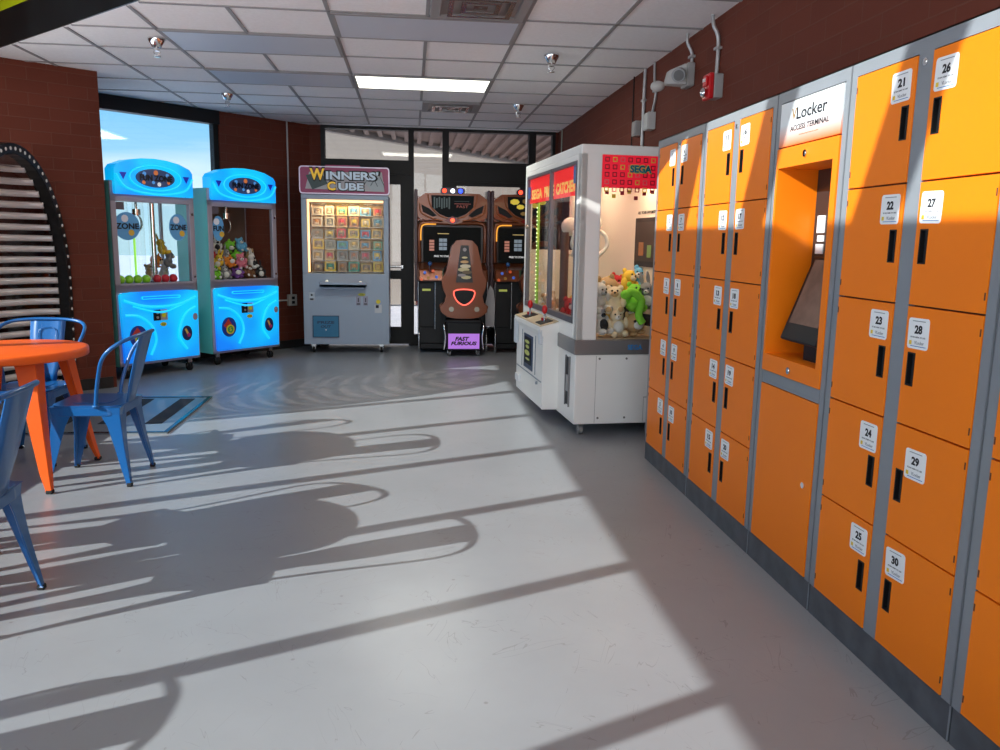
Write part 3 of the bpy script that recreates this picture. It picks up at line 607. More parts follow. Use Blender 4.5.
MB().ring(ao, ai, (-.05, 0, 0), Y_, Z_, (.10, 0, 0)).build('rim', M['black'], t, .006)
st = MB()
pth = [Vector((.795*math.cos(math.pi*i/34), 1.0+.985*math.sin(math.pi*i/34), 0)) for i in range(35)]
pts = [(p.x, p.y) for p in pth] + [(s_*(.795-.003*k), 1.0-.088*k) for k in range(1, 11) for s_ in (1, -1)]
st = MB().ball((0, 0, 0), (.006, .014, .014), 0, 8, 6).build('stud', C3((.75, .75, .72), .25), t)
st.location = (.052, *pts[0])
for (yy, zz) in pts[1:]: c_ = st.copy(); COL.objects.link(c_); c_.parent = t; c_.location = (.052, yy, zz)
sl_ = MB(); DEP = .42
for k in range(21):
    z = .10+.088*k; hw = .75 if z < 1.0 else .755*math.sqrt(max(0, 1-((z-1.0)/.945)**2)); hw = min(hw, .745)
    if hw > .1:
        n_ = 14; pth = [(-.03-DEP*hw/.75*math.sin(math.pi*j/n_), -hw*math.cos(math.pi*j/n_), z) for j in range(n_+1)]
        sl_.tube(pth, .027, 0, 8)
sm = mat('slat_metal', (.80, .76, .74), .3, .1)
sl_.build('slats', sm, t)
bk = MB(); V = []; F = []; zs = [.05] + [.1+.1*k for k in range(10)] + [1.0+.945*math.sin(.157*k) for k in range(1, 11)]
for z in zs:
    hw = .745 if z < 1.0 else .745*math.sqrt(max(.0004, 1-((z-1.0)/.9451)**2))
    for j in range(17): V.append((-.03-(DEP+.03)*hw/.75*math.sin(math.pi*j/16), -hw*math.cos(math.pi*j/16), z))
for i in range(len(zs)-1):
    for j in range(16): F.append((i*17+j, i*17+j+1, (i+1)*17+j+1, (i+1)*17+j))
bk.add(V, F, 0, True).build('smoked_back', M['smoke'], t)
MB().bx(-.06, .06, -.80, .80, 0, .05).build('base', M['black'], t, .006)

# ================================================================== PRIZES
def plush(kind, c1, c2, s, loc, rz, label, group):
    b = MB(); T = Matrix.Rotation(rz, 3, 'Z') @ Matrix.Rotation(random.uniform(-.35, .35), 3, 'X') @ Matrix.Rotation(random.uniform(-.3, .3), 3, 'Y')
    def B_(c, r, m=0): b.ball(Vector(T @ (Vector(c)*s)) , tuple(q*s for q in r) if isinstance(r, tuple) else r*s, m, 10, 7, T)
    if kind == 'bear':
        B_((0, 0, -.12), (.30, .26, .32)); B_((0, -.03, .28), (.27, .25, .25)); B_((0, -.24, .22), (.13, .10, .10), 1)
        for q in (-1, 1):
            B_((q*.20, 0, .48), (.10, .06, .10)); B_((q*.30, -.10, .0), (.11, .12, .20)); B_((q*.20, -.26, -.34), (.13, .20, .13)); B_((q*.20, -.43, -.33), (.09, .04, .09), 1); B_((q*.09, -.255, .33), .035, 2)
        B_((0, -.33, .25), (.04, .03, .03), 2)
    elif kind == 'bunny':
        B_((0, 0, -.12), (.28, .25, .33)); B_((0, -.03, .26), (.24, .23, .23)); B_((0, -.22, .20), (.10, .08, .08), 1); B_((0, -.18, -.12), (.18, .12, .2), 1)
        for q in (-1, 1):
            B_((q*.11, .02, .62), (.07, .04, .24)); B_((q*.28, -.08, .0), (.09, .10, .19)); B_((q*.18, -.24, -.36), (.12, .20, .11)); B_((q*.09, -.235, .31), .032, 2)
        B_((0, -.30, .22), (.03, .02, .02), 2)
    elif kind == 'blob':
        B_((0, 0, 0), (.38, .34, .34)); B_((0, -.30, -.05), (.2, .08, .15), 1)
        for q in (-1, 1): B_((q*.13, -.31, .10), .05, 2); B_((q*.34, 0, -.05), (.12, .1, .1)); B_((q*.15, -.12, -.34), (.14, .18, .08)); B_((q*.22, .0, .32), (.08, .05, .12))
    else:   # long soft animal
        B_((0, 0, 0), (.46, .22, .20)); B_((-.42, -.04, .12), (.20, .19, .19)); B_((-.55, -.14, .08), (.10, .09, .08), 1); B_((.5, .0, .08), (.16, .06, .06))
        for q in (-1, 1): B_((-.42, q*.13, .30), (.05, .05, .10)); B_((-.25, q*.17, -.18), (.08, .08, .14)); B_((.28, q*.17, -.18), (.08, .08, .14)); B_((-.52, q*.10-.04, .2), .03, 2)
    o = b.build('plush_toy', [C3(c1, .9), C3(c2, .9), C3((.01, .01, .01), .2)]); o.location = loc
    return tag(o, label, 'plush toy', group)
COLS = {'red': (.55, .03, .03), 'white': (.75, .73, .70), 'yellow': (.80, .52, .05), 'lime green': (.22, .62, .04), 'pink': (.75, .22, .30), 'tan': (.52, .33, .16), 'brown': (.20, .09, .04),
        'black': (.03, .03, .035), 'grey': (.30, .29, .30), 'orange': (.80, .25, .03), 'sky blue': (.15, .45, .70), 'purple': (.22, .08, .35), 'cream': (.75, .62, .42), 'spotted white': (.6, .58, .55)}
KIND = ['bear', 'bunny', 'blob', 'long']; KN = {'bear': 'bear', 'bunny': 'long-eared rabbit', 'blob': 'round creature', 'long': 'lying animal'}

# ------------------------------------------------------------------ two blue-lit crane machines
led = mat('blue_lit_plastic', (.02, .25, .55), .25); bn = led.node_tree.nodes['Principled BSDF']
tcn = N(led, 'ShaderNodeTexCoord'); nn = N(led, 'ShaderNodeTexNoise'); nn.inputs['Scale'].default_value = 1.7; nn.inputs['Detail'].default_value = 1; rr_ = N(led, 'ShaderNodeValToRGB')
L(led, tcn.outputs['Object'], nn.inputs['Vector']); L(led, nn.outputs['Fac'], rr_.inputs[0]); e = rr_.color_ramp.elements
e[0].position = .38; e[0].color = (.0, .15, .85, 1); e[1].position = .60; e[1].color = (.0, .56, .92, 1)
L(led, rr_.outputs[0], bn.inputs['Emission Color']); bn.inputs['Emission Strength'].default_value = .78
led2 = mat('blue_lit_ridge', (.05, .45, .7), .2, emit=(.0, .50, 1), es=.92)
def crane_blue(loc, rz, label, right):
    t = thing('crane_machine', label, 'claw machine', loc, rz); w = .44; dep = .56
    fr_ = MB().bx(-w, w, .02, dep, .13, .20).bx(-w, w, .0, dep, .83, .90)
    fr_.bx(-w, -w+.055, 0, .05, .83, 1.74).bx(w-.055, w, 0, .05, .83, 1.74).bx(-w, w, 0, .05, 1.675, 1.74).bx(-w, w, 0, .05, .83, .915)
    fr_.bx(-w, -w+.03, dep-.03, dep, .9, 1.74).bx(w-.03, w, dep-.03, dep, .9, 1.74).bx(-w, w, 0, dep, 1.73, 1.86).bx(-w, -w+.04, 0, .02, .13, .84).bx(w-.04, w, 0, .02, .13, .84).bx(-w, w, 0, .02, .13, .16)
    fr_.build('cabinet_frame', M['fzframe'], t, .004)
    MB().bx(-w-.004, -w, .03, dep, .13, 1.86).bx(-w-.001, -w+.02, .01, .06, .13, 1.86).build('side_trim', C3((.18, .75, .68), .4), t)
    MB().bx(w, w+.004, .03, dep, .13, .84).build('side_trim', C3((.18, .75, .68), .4), t)
    MB().bx(-w+.055, w-.055, .02, .026, .915, 1.675).build('front_glass', M['acrylic'], t)
    MB().bx(-w+.002, -w+.006, .06, dep-.03, .9, 1.73).bx(w-.006, w-.002, .06, dep-.03, .9, 1.73).build('side_glass', M['acrylic'], t)
    # marquee
    pl = [(-w+.03, 1.74), (w-.03, 1.74), (w-.03, 1.97), (w-.06, 2.01), (w*.6, 2.055), (w*.3, 2.078), (.0, 2.085), (-w*.3, 2.078), (-w*.6, 2.055), (-w+.06, 2.01), (-w+.03, 1.97)]
    mq = MB().prism(pl, (0, -.04, 0), X_, Z_, (0, .15, 0)).build('marquee', led, t, .018, 3)
    MB().tube(smoothpath([(-.40, -.052, 1.918), (-.30, -.058, 1.798), (0, -.06, 1.753), (.30, -.058, 1.798), (.40, -.052, 1.918)], 6), .011, 0, 8).tube([(.27*math.cos(a*.2618), -.056, 1.903+.115*math.sin(a*.2618)) for a in range(24)], .008, 0, 8, True).build('raised_trim', led2, mq)
    bd = MB().prism(circ(.085, 32, .20, 0, 1.903), (0, -.058, 0), X_, Z_, (0, .02, 0), 0)
    for k, (cx_, cz_, r_, mm) in enumerate([(-.12, 1.938, .025, 1), (.0, 1.953, .03, 2), (.12, 1.938, .022, 1), (-.13, 1.858, .022, 2), (.03, 1.848, .025, 3), (.13, 1.868, .02, 2), (-.03, 1.863, .02, 1)]): bd.prism(circ(r_*.8, 10, None, cx_, cz_), (0, -.0595, 0), X_, Z_, (0, .002, 0), mm)
    bd.text('FUN ZONE', (0, -.062, 1.903), X_, Z_, .058, 4, w=.34, bold=.05).build('badge', [C3((.03, .06, .16), .3, .3), C3((.1, .35, .8), .3, .3), C3((.7, .2, .06), .3, .3), C3((.8, .85, .9), .3, .3), C3((.004, .004, .008), .3)], mq)
    dc = MB()
    for q in (-1, 1): dc.prism([(q*.33-.035, 1.938), (q*.33+.035, 1.938), (q*.33, 1.873)], (0, -.0535, 0), X_, Z_, (0, .004, 0))
    dc.build('triangle_decal', C3((.01, .03, .45), .3, .3), mq)
    # lower door
    lp = [(-w+.035, .16), (w-.035, .16), (w-.02, .82), (.30, .835), (-.30, .835), (-w+.02, .82)]
    dr = MB().prism(lp, (0, -.03, 0), X_, Z_, (0, .06, 0)).build('lower_door', led, t, .02, 3)
    rd = MB()
    rd.tube(smoothpath([(-.39, -.03, .76), (-.2, -.045, .70), (0, -.05, .685), (.2, -.045, .70), (.39, -.03, .76)], 6), .014, 0, 8)
    rd.tube(smoothpath([(-.38, -.03, .62), (-.24, -.042, .60), (-.12, -.045, .50), (-.08, -.042, .36), (-.14, -.04, .22)], 6), .013, 0, 8)
    rd.tube(smoothpath([(.38, -.03, .66), (.26, -.042, .60), (.19, -.045, .48), (.18, -.042, .36), (.26, -.04, .24)], 6), .013, 0, 8)
    rd.tube(smoothpath([(-.30, -.032, .70), (0, -.05, .63), (.30, -.032, .72)], 8), .010, 0, 8).build('raised_trim', led2, dr)
    MB().ring(rrect(.42, .030, .014, 4, 0, .775), rrect(.40, .018, .008, 4, 0, .775), (0, -.045, 0), X_, Z_, (0, .03, 0)).build('handle', led2, dr)
    cp = MB().bx(-.09, -.02, -.042, -.028, .55, .655, 0).bx(-.02, .055, -.044, -.028, .55, .655, 1).prism(circ(.024, 14, None, .015, .60), (0, -.046, 0), X_, Z_, (0, .004, 0), 2).prism(circ(.02, 14, .032, .01, .51), (0, -.042, 0), X_, Z_, (0, .02, 0), 2)
    cp.text('PUSH', (.01, -.0425, .51), X_, Z_, .012, 0).cyl((-.055, -.05, .625), (-.055, -.04, .625), .012, 1, 10).cyl((-.055, -.05, .58), (-.055, -.04, .58), .012, 1, 10)
    cp.build('coin_panel', [M['black'], C3((.5, .5, .52), .3, 0, .5), C3((.72, .62, .02), .4)], dr)
    MB().prism(circ(.105, 28, .088, -.26, .41), (0, -.040, 0), X_, Z_, (0, .02, 0), 0).prism([(-.33, .43), (-.27, .50), (-.23, .44), (-.27, .37)], (0, -.0415, 0), X_, Z_, (0, .002, 0), 1).prism(circ(.052, 20, None, -.25, .385), (0, -.043, 0), X_, Z_, (0, .002, 0), 2).prism(circ(.036, 20, None, -.25, .385), (0, -.0445, 0), X_, Z_, (0, .002, 0), 3).text('$', (-.25, -.0446, .385), X_, Z_, .045, 2).build('round_badge', [C3((.02, .05, .35), .3), C3((.6, .05, .03), .3), C3((.8, .65, .05), .3), C3((.05, .35, .08), .3)], dr)
    MB().prism(circ(.075, 24, .055, .27, .40), (0, -.040, 0), X_, Z_, (0, .02, 0), 0).prism([(.24, .44), (.26, .45), (.30, .37), (.28, .36)], (0, -.0415, 0), X_, Z_, (0, .002, 0), 1).prism(circ(.02, 12, None, .285, .38), (0, -.0425, 0), X_, Z_, (0, .002, 0), 2).build('round_badge', [C3((.02, .03, .12), .3), C3((.8, .5, .1), .3), C3((.5, .04, .2), .3)], dr)
    MB().prism(circ(.035, 16, .026, .375, .56), (0, -.035, 0), X_, Z_, (0, .02, 0), 0).build('ticket_slot', C3((.35, .25, .3), .3), dr)
    lk = MB()
    for zz in (.96, 1.58): lk.cyl((w-.027, -.006, zz), (w-.027, 0, zz), .012, 0, 12)
    lk.build('door_lock', M['steel'], t)
    MB().bx(-w+.06, -w+.14, .012, .018, 1.60, 1.67).build('score_display', C3((.12, .1, .12), .3), t)
    # logo decals on the glass
    for (cx_, wd) in ((-.28, .13), (.26, .10)) if not right else ((-.31, .07),):
        q = MB().prism(circ(.13, 26, wd, cx_, 1.45), (0, .013, 0), X_, Z_, (0, .003, 0), 0).prism(circ(.035, 10, None, cx_-.02, 1.52), (0, .011, 0), X_, Z_, (0, .002, 0), 3).prism(circ(.03, 10, None, cx_+.04, 1.39), (0, .011, 0), X_, Z_, (0, .002, 0), 2)
        q.text('ZONE' if not right else 'FUN', (cx_, .009, 1.45), X_, Z_, .055, 1, w=wd*1.8, bold=.03).build('glass_logo', [C3((.12, .38, .70), .4), M['ink'], C3((.75, .45, .05), .4), C3((.8, .8, .85), .4)], t)
    MB().bx(-w+.03, w-.03, .05, dep-.02, .88, .905).build('prize_bed', C3((.05, .05, .06), .5), t)
    hk = MB().cyl((-.0, .30, 1.73), (0, .30, 1.60), .012).cyl((0, .30, 1.62), (0, .30, 1.56), .04, 0, 14)
    for k in range(3):
        a = 2.1*k+.4; hk.tube(smoothpath([(0, .30, 1.57), (.07*math.cos(a), .30+.07*math.sin(a), 1.53), (.085*math.cos(a), .30+.085*math.sin(a), 1.46), (.04*math.cos(a), .30+.04*math.sin(a), 1.41)], 4), .006, 0, 6)
    hk.bx(-w+.03, w-.03, .28, .32, 1.71, 1.73); hk.build('claw', M['chrome'], t)
    MB().bx(-w+.06, w-.06, .08, .11, 1.705, 1.725).build('lamp_tube', C3((.9, .95, .85), .4, 1.5), t)
    if not right:
        for xx, rr in ((-.24, .055), (-.07, .05), (.10, .055)): MB().tube([(xx, .16, .905), (xx, .16, 1.72)], rr, 0, 20, cap=False).build('prize_chute', M['acrylic'], t)
        MB().cyl((.04, .10, .905), (.04, .10, 1.72), .022, 0, 16).build('chrome_post', M['chrome'], t)
        MB().bx(-.165, -.150, .10, .115, .905, 1.50).build('light_strip', C3((.35, .9, .1), .4, .7), t)
    else:
        MB().bx(-w+.10, -w+.20, dep-.05, dep-.03, .9, 1.72).build('inner_panel', C3((.75, .72, .65), .5), t)
        MB().bx(-w+.21, w-.03, dep-.045, dep-.04, .9, 1.73).build('brick_backdrop', C3((.13, .075, .055), .5), t)  # brown sheet added in place of the brick showing through the back
    for x in (-w+.09, w-.09):
        for y in (.07, dep-.07):
            q = MB().bx(x-.022, x+.022, y-.02, y+.02, .085, .135, 0).cyl((x-.016, y, .042), (x-.004, y, .042), .042, 1, 16).cyl((x+.004, y, .042), (x+.016, y, .042), .042, 1, 16).bx(x-.02, x+.02, y-.006, y+.006, .04, .1, 0)
            q.build('caster', [M['steel'], M['rubber']], t)
    return t
F1 = (Vector((-2.452, 8.16, 0)), math.radians(50)); F2 = (Vector((-1.795, 9.035, 0)), math.radians(48.5))
crane_blue(F1[0], F1[1], 'blue glowing claw machine on the left, with coloured balls and clear chutes', False)
crane_blue(F2[0], F2[1], 'blue glowing claw machine on the right, heaped with stuffed toys', True)
def inm(F, x, y, z): return F[0] + Matrix.Rotation(F[1], 3, 'Z') @ Vector((x, y, z))
i = 0
pal = ['red', 'red', 'lime green', 'white', 'black', 'pink', 'grey', 'sky blue', 'tan', 'pink', 'yellow', 'yellow', 'purple', 'grey', 'white', 'lime green', 'grey', 'brown', 'pink', 'black']
lay = ['front bottom', 'front middle', 'back middle', 'back top']
for r, (yy, zz, n_, off) in enumerate(((.13, .975, 5, 0), (.16, 1.10, 4, .07), (.33, 1.15, 5, 0), (.34, 1.265, 4, .05))):
    rowpal = (['lime green', 'grey', 'purple', 'brown', 'black'], ['yellow', 'orange', 'pink', 'white'], ['pink', 'red', 'grey', 'lime green', 'tan'], ['red', 'white', 'lime green', 'sky blue'])[r]
    for k in range(n_):
        c_ = rowpal[k]; kd = KIND[(k+r) % 3]; x_ = -.30+.15*k+off
        plush(kd, COLS[c_], COLS['white' if c_ != 'white' else 'black'], .165, inm(F2, x_+random.uniform(-.01, .01), yy, zz), F2[1]+random.uniform(-.5, .5),
              '%s %s plush, %s from left in %s row, right blue machine' % (c_, KN[kd], ['first', 'second', 'third', 'fourth', 'fifth'][k], lay[r]), 'plush toys heaped in the right blue machine')
for k in range(5):
    o = plush(['bear', 'bunny', 'blob'][k % 3], COLS[['tan', 'white', 'orange', 'grey', 'yellow'][k]], COLS['cream'], .17, inm(F1, .20+.14*(k % 2), .40-.10*(k//2)+.02, .99+.13*(k//2)), F1[1]+.3*k,
          '%s plush at right rear of the left blue machine, %s' % (['tan', 'white', 'orange', 'grey', 'yellow'][k], ['lowest inner', 'lowest outer', 'middle inner', 'middle outer', 'topmost'][k]), 'plush toys in the left blue machine')
for k in range(7):
    gcol = k < 4; x_ = -.34+.088*k if gcol else -.34+.088*k+.03
    b = MB().ball((0, 0, 0), .042, 0, 16, 10); b.tube([(.0425*math.cos(a*.5236), 0, .0425*math.sin(a*.5236)) for a in range(12)], .002, 1, 6, True)
    o = b.build('prize_ball', [C3((.30, .72, .03), .35) if gcol else C3((.62, .02, .04), .35), M['white']]); o.location = inm(F1, x_, .075, .948)
    tag(o, ('green' if gcol else 'red') + ' prize ball on the bed of the left blue machine, %s from the left' % ['first', 'second', 'third', 'fourth', 'first red', 'second red', 'third red'][k], 'ball', 'prize balls in the left blue machine')

# ------------------------------------------------------------------ keychain prize machine
KX, KY = -.765, 9.70
t = thing('prize_machine', 'pale blue prize machine with magenta sign and lit grid of boxed prizes', 'prize machine', (KX, KY, 0))
w = .505; dep = .66
cb = MB().bx(-w, w, 0, dep, .11, .955).bx(-w, w, 0, dep, 1.815, 1.87).bx(-w, -w+.06, 0, dep, .955, 1.815).bx(w-.06, w, 0, dep, .955, 1.815).bx(-w+.06, w-.06, dep-.03, dep, .955, 1.815)
cb.build('cabinet', M['wcab'], t, .006, 2)
MB().bx(-w+.06, w-.06, .40, .415, .955, 1.815).bx(-w+.06, -w+.065, .03, .4, .955, 1.815).bx(w-.065, w-.06, .03, .4, .955, 1.815).build('inner_panel', C3((.80, .55, .25), .6), t)
MB().bx(-w+.06, w-.06, .012, .016, .955, 1.815).build('front_glass', M['acrylic'], t)
MB().bx(-w+.065, w-.065, .03, .07, 1.785, 1.81).bx(-w+.066, -w+.086, .03, .05, .97, 1.78).build('led_strip', C3((1, .60, .28), .4, 1.7), t)
mq = MB().prism(rrect(1.03, .31, .03, 5, 0, 2.03), (0, -.02, 0), X_, Z_, (0, .12, 0), 0).prism(rrect(.40, .03, .012, 4, -.02, 2.188), (0, -.02, 0), X_, Z_, (0, .12, 0), 0)
mq.ring(rrect(1.035, .315, .033, 5, 0, 2.03), rrect(1.01, .29, .028, 5, 0, 2.03), (0, -.026, 0), X_, Z_, (0, .02, 0), 1)
mq = mq.build('marquee', [C3((.32, .018, .10), .35), C3((.5, .4, .5), .3, 0, .5)], t)
art = MB().prism([(-.45, 1.93), (-.40, 2.12), (.43, 2.13), (.46, 1.91)], (0, -.024, 0), X_, Z_, (0, .003, 0), 0)
art.prism([(-.44, 2.08), (-.27, 2.13), (-.19, 1.99), (-.37, 1.92)], (0, -.027, 0), X_, Z_, (0, .003, 0), 1).prism([(.22, 2.02), (.36, 2.11), (.45, 2.02), (.45, 1.93), (.32, 1.92)], (0, -.027, 0), X_, Z_, (0, .003, 0), 2)
for s_ in (.28, .36): art.tube([(s_-.06, -.029, 1.98), (s_+.03, -.029, 2.12), (s_+.10, -.029, 1.97)], .004, 1, 5)
art.build('marquee_art', [C3((.42, .40, .42), .4), C3((.03, .06, .06), .4), C3((.38, .42, .45), .4)], mq)
def fat(mb, st, x, z, h, m, w_=None): mb.text(st, (x, -.030, z), X_, Z_, h*1.28, 0, w=(w_*1.08 if w_ else None), bold=.075, depth=.003); mb.text(st, (x, -.034, z), X_, Z_, h, m, w=w_, bold=.035, depth=.003)
tx = MB(); fat(tx, 'W', -.31, 2.095, .13, 1, .17); fat(tx, "INNERS'", .09, 2.085, .095, 2, .60); fat(tx, 'C', -.15, 1.965, .10, 1, .095); fat(tx, 'UBE', .075, 1.96, .085, 2, .29)
tx.build('lettering', [M['ink'], C3((.85, .50, .03), .4, .25), C3((.58, .68, .78), .4, .1)], mq)
MB().text("WINNERS' CUBE", (0, .010, 1.765), X_, Z_, .03, 0, w=.45, bold=.03).build('glass_lettering', C3((.85, .45, .03), .4), t)
sh = MB()
for k in range(7): sh.bx(-.40, .42, .20, .40, .965+.133*k, .968+.133*k)
sh.build('shelf', M['acrylic'], t)
pg = MB()
for k in range(7): pg.tube([(-.41, .19, .970+.133*k), (.43, .19, .970+.133*k)], .0025, 0, 6)
pg.tube([(-.41, .19, .96), (-.41, .19, 1.78)], .004, 0, 6); pg.build('wire_rack', M['steel'], t)
MB().bx(-.30, .24, -.13, 0, .80, .835).bx(-.30, .24, -.13, -.12, .80, .865).bx(-.26, .22, -.10, 0, .775, .80).build('control_shelf', M['wcab'], t, .006)
MB().bx(-.27, .21, -.118, -.004, .835, .838, 0).bx(.06, .16, -.10, -.02, .838, .840, 1).cyl((-.22, -.06, .838), (-.22, -.06, .86), .026, 2, 16).cyl((.17, -.06, .838), (.17, -.06, .86), .022, 2, 16).ball((-.22, -.06, .865), .018, 3).ball((.17, -.06, .862), (.018, .018, .008), 3).build('control_deck', [C3((.78, .66, .55), .4), C3((.7, .05, .03), .4), M['black'], C3((.8, .75, .6), .3, .5)], t)
MB().bx(-.44, -.37, -.008, 0, .63, .73, 0).bx(-.425, -.385, -.012, -.008, .64, .66, 1).cyl((-.405, -.016, .70), (-.405, -.008, .70), .012, 1, 12).build('key_panel', [C3((.38, .42, .46), .35, 0, .5), M['black']], t)
cs = MB()
for x in (.14, .225): cs.bx(x-.027, x+.027, -.012, 0, .58, .69, 0).bx(x-.006, x+.006, -.016, -.012, .62, .67, 1).bx(x-.018, x+.018, -.016, -.012, .59, .605, 1)
cs.prism(circ(.017, 14, .045, .18, .71), (0, -.010, 0), X_, Z_, (0, .01, 0), 2).text('PUSH', (.18, -.0105, .71), X_, Z_, .012, 1).build('coin_slot', [C3((.25, .24, .30), .35, 0, .4), M['black'], C3((.6, .6, .05), .5)], t)
MB().prism(circ(.026, 16, None, .375, .625), (0, -.006, 0), X_, Z_, (0, .006, 0), 0).bx(.33, .415, -.006, 0, .49, .59, 1).bx(.345, .38, -.009, -.006, .55, .585, 2).build('warning_sticker', [C3((.75, .60, .03), .5), C3((.55, .58, .62), .5), M['ink']], t)
o = MB().bx(-.40, -.09, -.014, 0, .195, .455).build('prize_door', C3((.012, .16, .30), .35), t, .004)
q = MB().ring([(-.40, .195), (-.09, .195), (-.09, .455), (-.40, .455)], [(-.392, .203), (-.098, .203), (-.098, .447), (-.392, .447)], (0, -.018, 0), X_, Z_, (0, .006, 0), 0)
q.text('PRIZE', (-.245, -.0145, .375), X_, Z_, .032, 0, w=.20, bold=.03).text('OUT', (-.245, -.0145, .325), X_, Z_, .032, 0, w=.12, bold=.03, shear=.2).prism([(-.255, .29), (-.245, .275), (-.235, .29)], (0, -.0155, 0), X_, Z_, (0, .002, 0), 1).build('lettering', [C3((.005, .03, .08), .4), M['white']], o)
for x in (-w+.10, w-.10):
    for y in (.10, dep-.08):
        MB().bx(x-.03, x+.03, y-.025, y+.025, .085, .115, 0).cyl((x-.014, y+.01, .036), (x+.014, y+.01, .036), .036, 1, 16).bx(x-.02, x+.02, y, y+.014, .036, .09, 0).build('caster', [M['steel'], M['rubber']], t)
area('machine_lamp', (KX, KY+.14, 1.76), .6, 2.4, (1, .68, .34), (0, .35, -1), sy=.05)
bc = [(.75, .70, .55), (.62, .45, .15), (.35, .28, .20), (.80, .62, .10), (.10, .35, .62), (.55, .30, .12), (.30, .30, .25), (.60, .55, .40), (.70, .05, .08), (.08, .35, .25), (.20, .14, .10), (.45, .20, .10)]
bn_ = ['cream', 'mustard', 'brown', 'yellow', 'blue', 'rust', 'olive grey', 'buff', 'red', 'green', 'dark brown', 'copper']
lay = [[0, 7, 1, 7, 4, 5], [0, 0, 5, 11, 3, 6], [6, 6, 8, 3, 4, 1], [3, 6, 4, 7, 5, 9], [7, 1, 6, 6, 10, 4], [10, 3, 2, 9, 1, 3]]
rown = ['top', 'second', 'third', 'fourth', 'fifth', 'bottom']; coln = ['first', 'second', 'third', 'fourth', 'fifth', 'last']
for r in range(6):
    for k in range(6):
        ci = lay[r][k]; c1 = bc[ci]; c2 = bc[(ci*5+3*r+k+2) % 12]; x = -.345+.142*k+random.uniform(-.008, .008); z = .970+.133*(5-r)
        hw = random.choice((.052, .058, .064)); hh = random.choice((.10, .112, .118))
        b = MB().bx(-hw, hw, 0, .07, 0, hh, 0); b.prism(rrect(hw*1.5, hh*.62, .008, 3, 0, hh*.52), (0, -.001, 0), X_, Z_, (0, .002, 0), 1)
        b.ball((0, -.002, hh*.56), (hw*.38, .010, hh*.2), 2, 10, 6).ball((0, -.002, hh*.34), (hw*.46, .010, hh*.15), 3, 10, 6).bx(-hw*.8, hw*.8, -.0015, 0, hh*.86, hh*.94, 3)
        o = b.build('boxed_prize', [C3(c1, .5), C3(tuple(min(1, q*.5+.02) for q in c2), .4), C3(c2, .6), C3(tuple(min(1, q*.6+.10) for q in c1), .5)]); o.location = (KX+x, KY+.215, z)
        tag(o, '%s boxed prize in the %s row of the lit rack, %s from the left' % (bn_[ci], rown[r], coln[k]), 'boxed prize', 'boxed prizes on the lit rack')

# ------------------------------------------------------------------ ivory crane machine beside the lockers
GX, GY, GR = 1.150, 5.49, math.radians(4)
t = thing('crane_machine', 'large ivory claw machine with red lit header beside the orange lockers', 'claw machine', (GX, GY, 0), GR)
DX, DY = .66, 1.80
sb = MB().bx(0, DX, 0, DY, .085, .59).bx(0, .15, 0, .055, .69, 1.975).bx(0, .055, 0, .10, .69, 1.975).bx(0, .05, DY-.08, DY, .69, 1.975).bx(.05, DX, DY-.05, DY, .69, .8)
sb.bx(0, DX, 0, DY, 1.965, 2.03).bx(DX-.05, DX, 0, .05, .69, 1.97).bx(0, .04, .10, DY-.08, .69, .80).bx(0, .04, .10, DY-.08, 1.93, 1.97).bx(DX-.03, DX, .05, DY, .69, 1.97)
sb.build('cabinet', M['segaw'], t, .008, 3)
MB().bx(-.012, DX+.004, -.012, DY+.006, .59, .695).build('belt', M['band'], t, .006, 2)
MB().text('SEGA', (.435, -.0122, .642), X_, Z_, .036, 0, w=.11, bold=.03).build('logo', C3((.02, .22, .55), .4), t)
sc_ = MB()
for x in (.18, .38, .60):
    for z in (.13, .56): sc_.cyl((x, -.004, z), (x, 0, z), .008, 0, 10)
sc_.bx(.155, .157, -.001, 0, .09, .58, 0).bx(.52, .60, -.001, 0, .275, .279, 0).bx(.52, .522, -.001, 0, .10, .275, 0).bx(.545, .62, -.006, 0, .285, .30, 0).build('screws', C3((.20, .18, .16), .4, 0, .4), t)
MB().bx(-.004, 0, .12, .22, .20, .55, 0).bx(-.010, -.004, .14, .20, .30, .42, 1).bx(-.012, 0, .115, .125, .19, .56, 2).bx(-.012, 0, .215, .225, .19, .56, 2).build('coin_door', [M['black'], C3((.3, .3, .32), .3, 0, .5), M['band']], t)
MB().bx(.15, DX-.05, .012, .018, .695, 1.965).build('side_glass', M['acrylic'], t)
MB().bx(.012, .018, .10, DY-.08, .80, 1.93).build('front_glass', M['acrylic'], t)
MB().bx(-.004, .03, .84, .885, .80, 1.93).bx(-.004, .03, .10, .125, .80, 1.93).bx(-.004, .03, DY-.105, DY-.08, .80, 1.93).bx(-.004, .03, .10, DY-.08, .80, .845).bx(-.002, .03, .10, DY-.08, 1.905, 1.93).build('window_frame', C3((.16, .15, .17), .35, 0, .5), t, .003)
MB().cyl((-.02, 1.66, 1.50), (0, 1.66, 1.50), .02, 0, 14).build('lock', M['steel'], t)
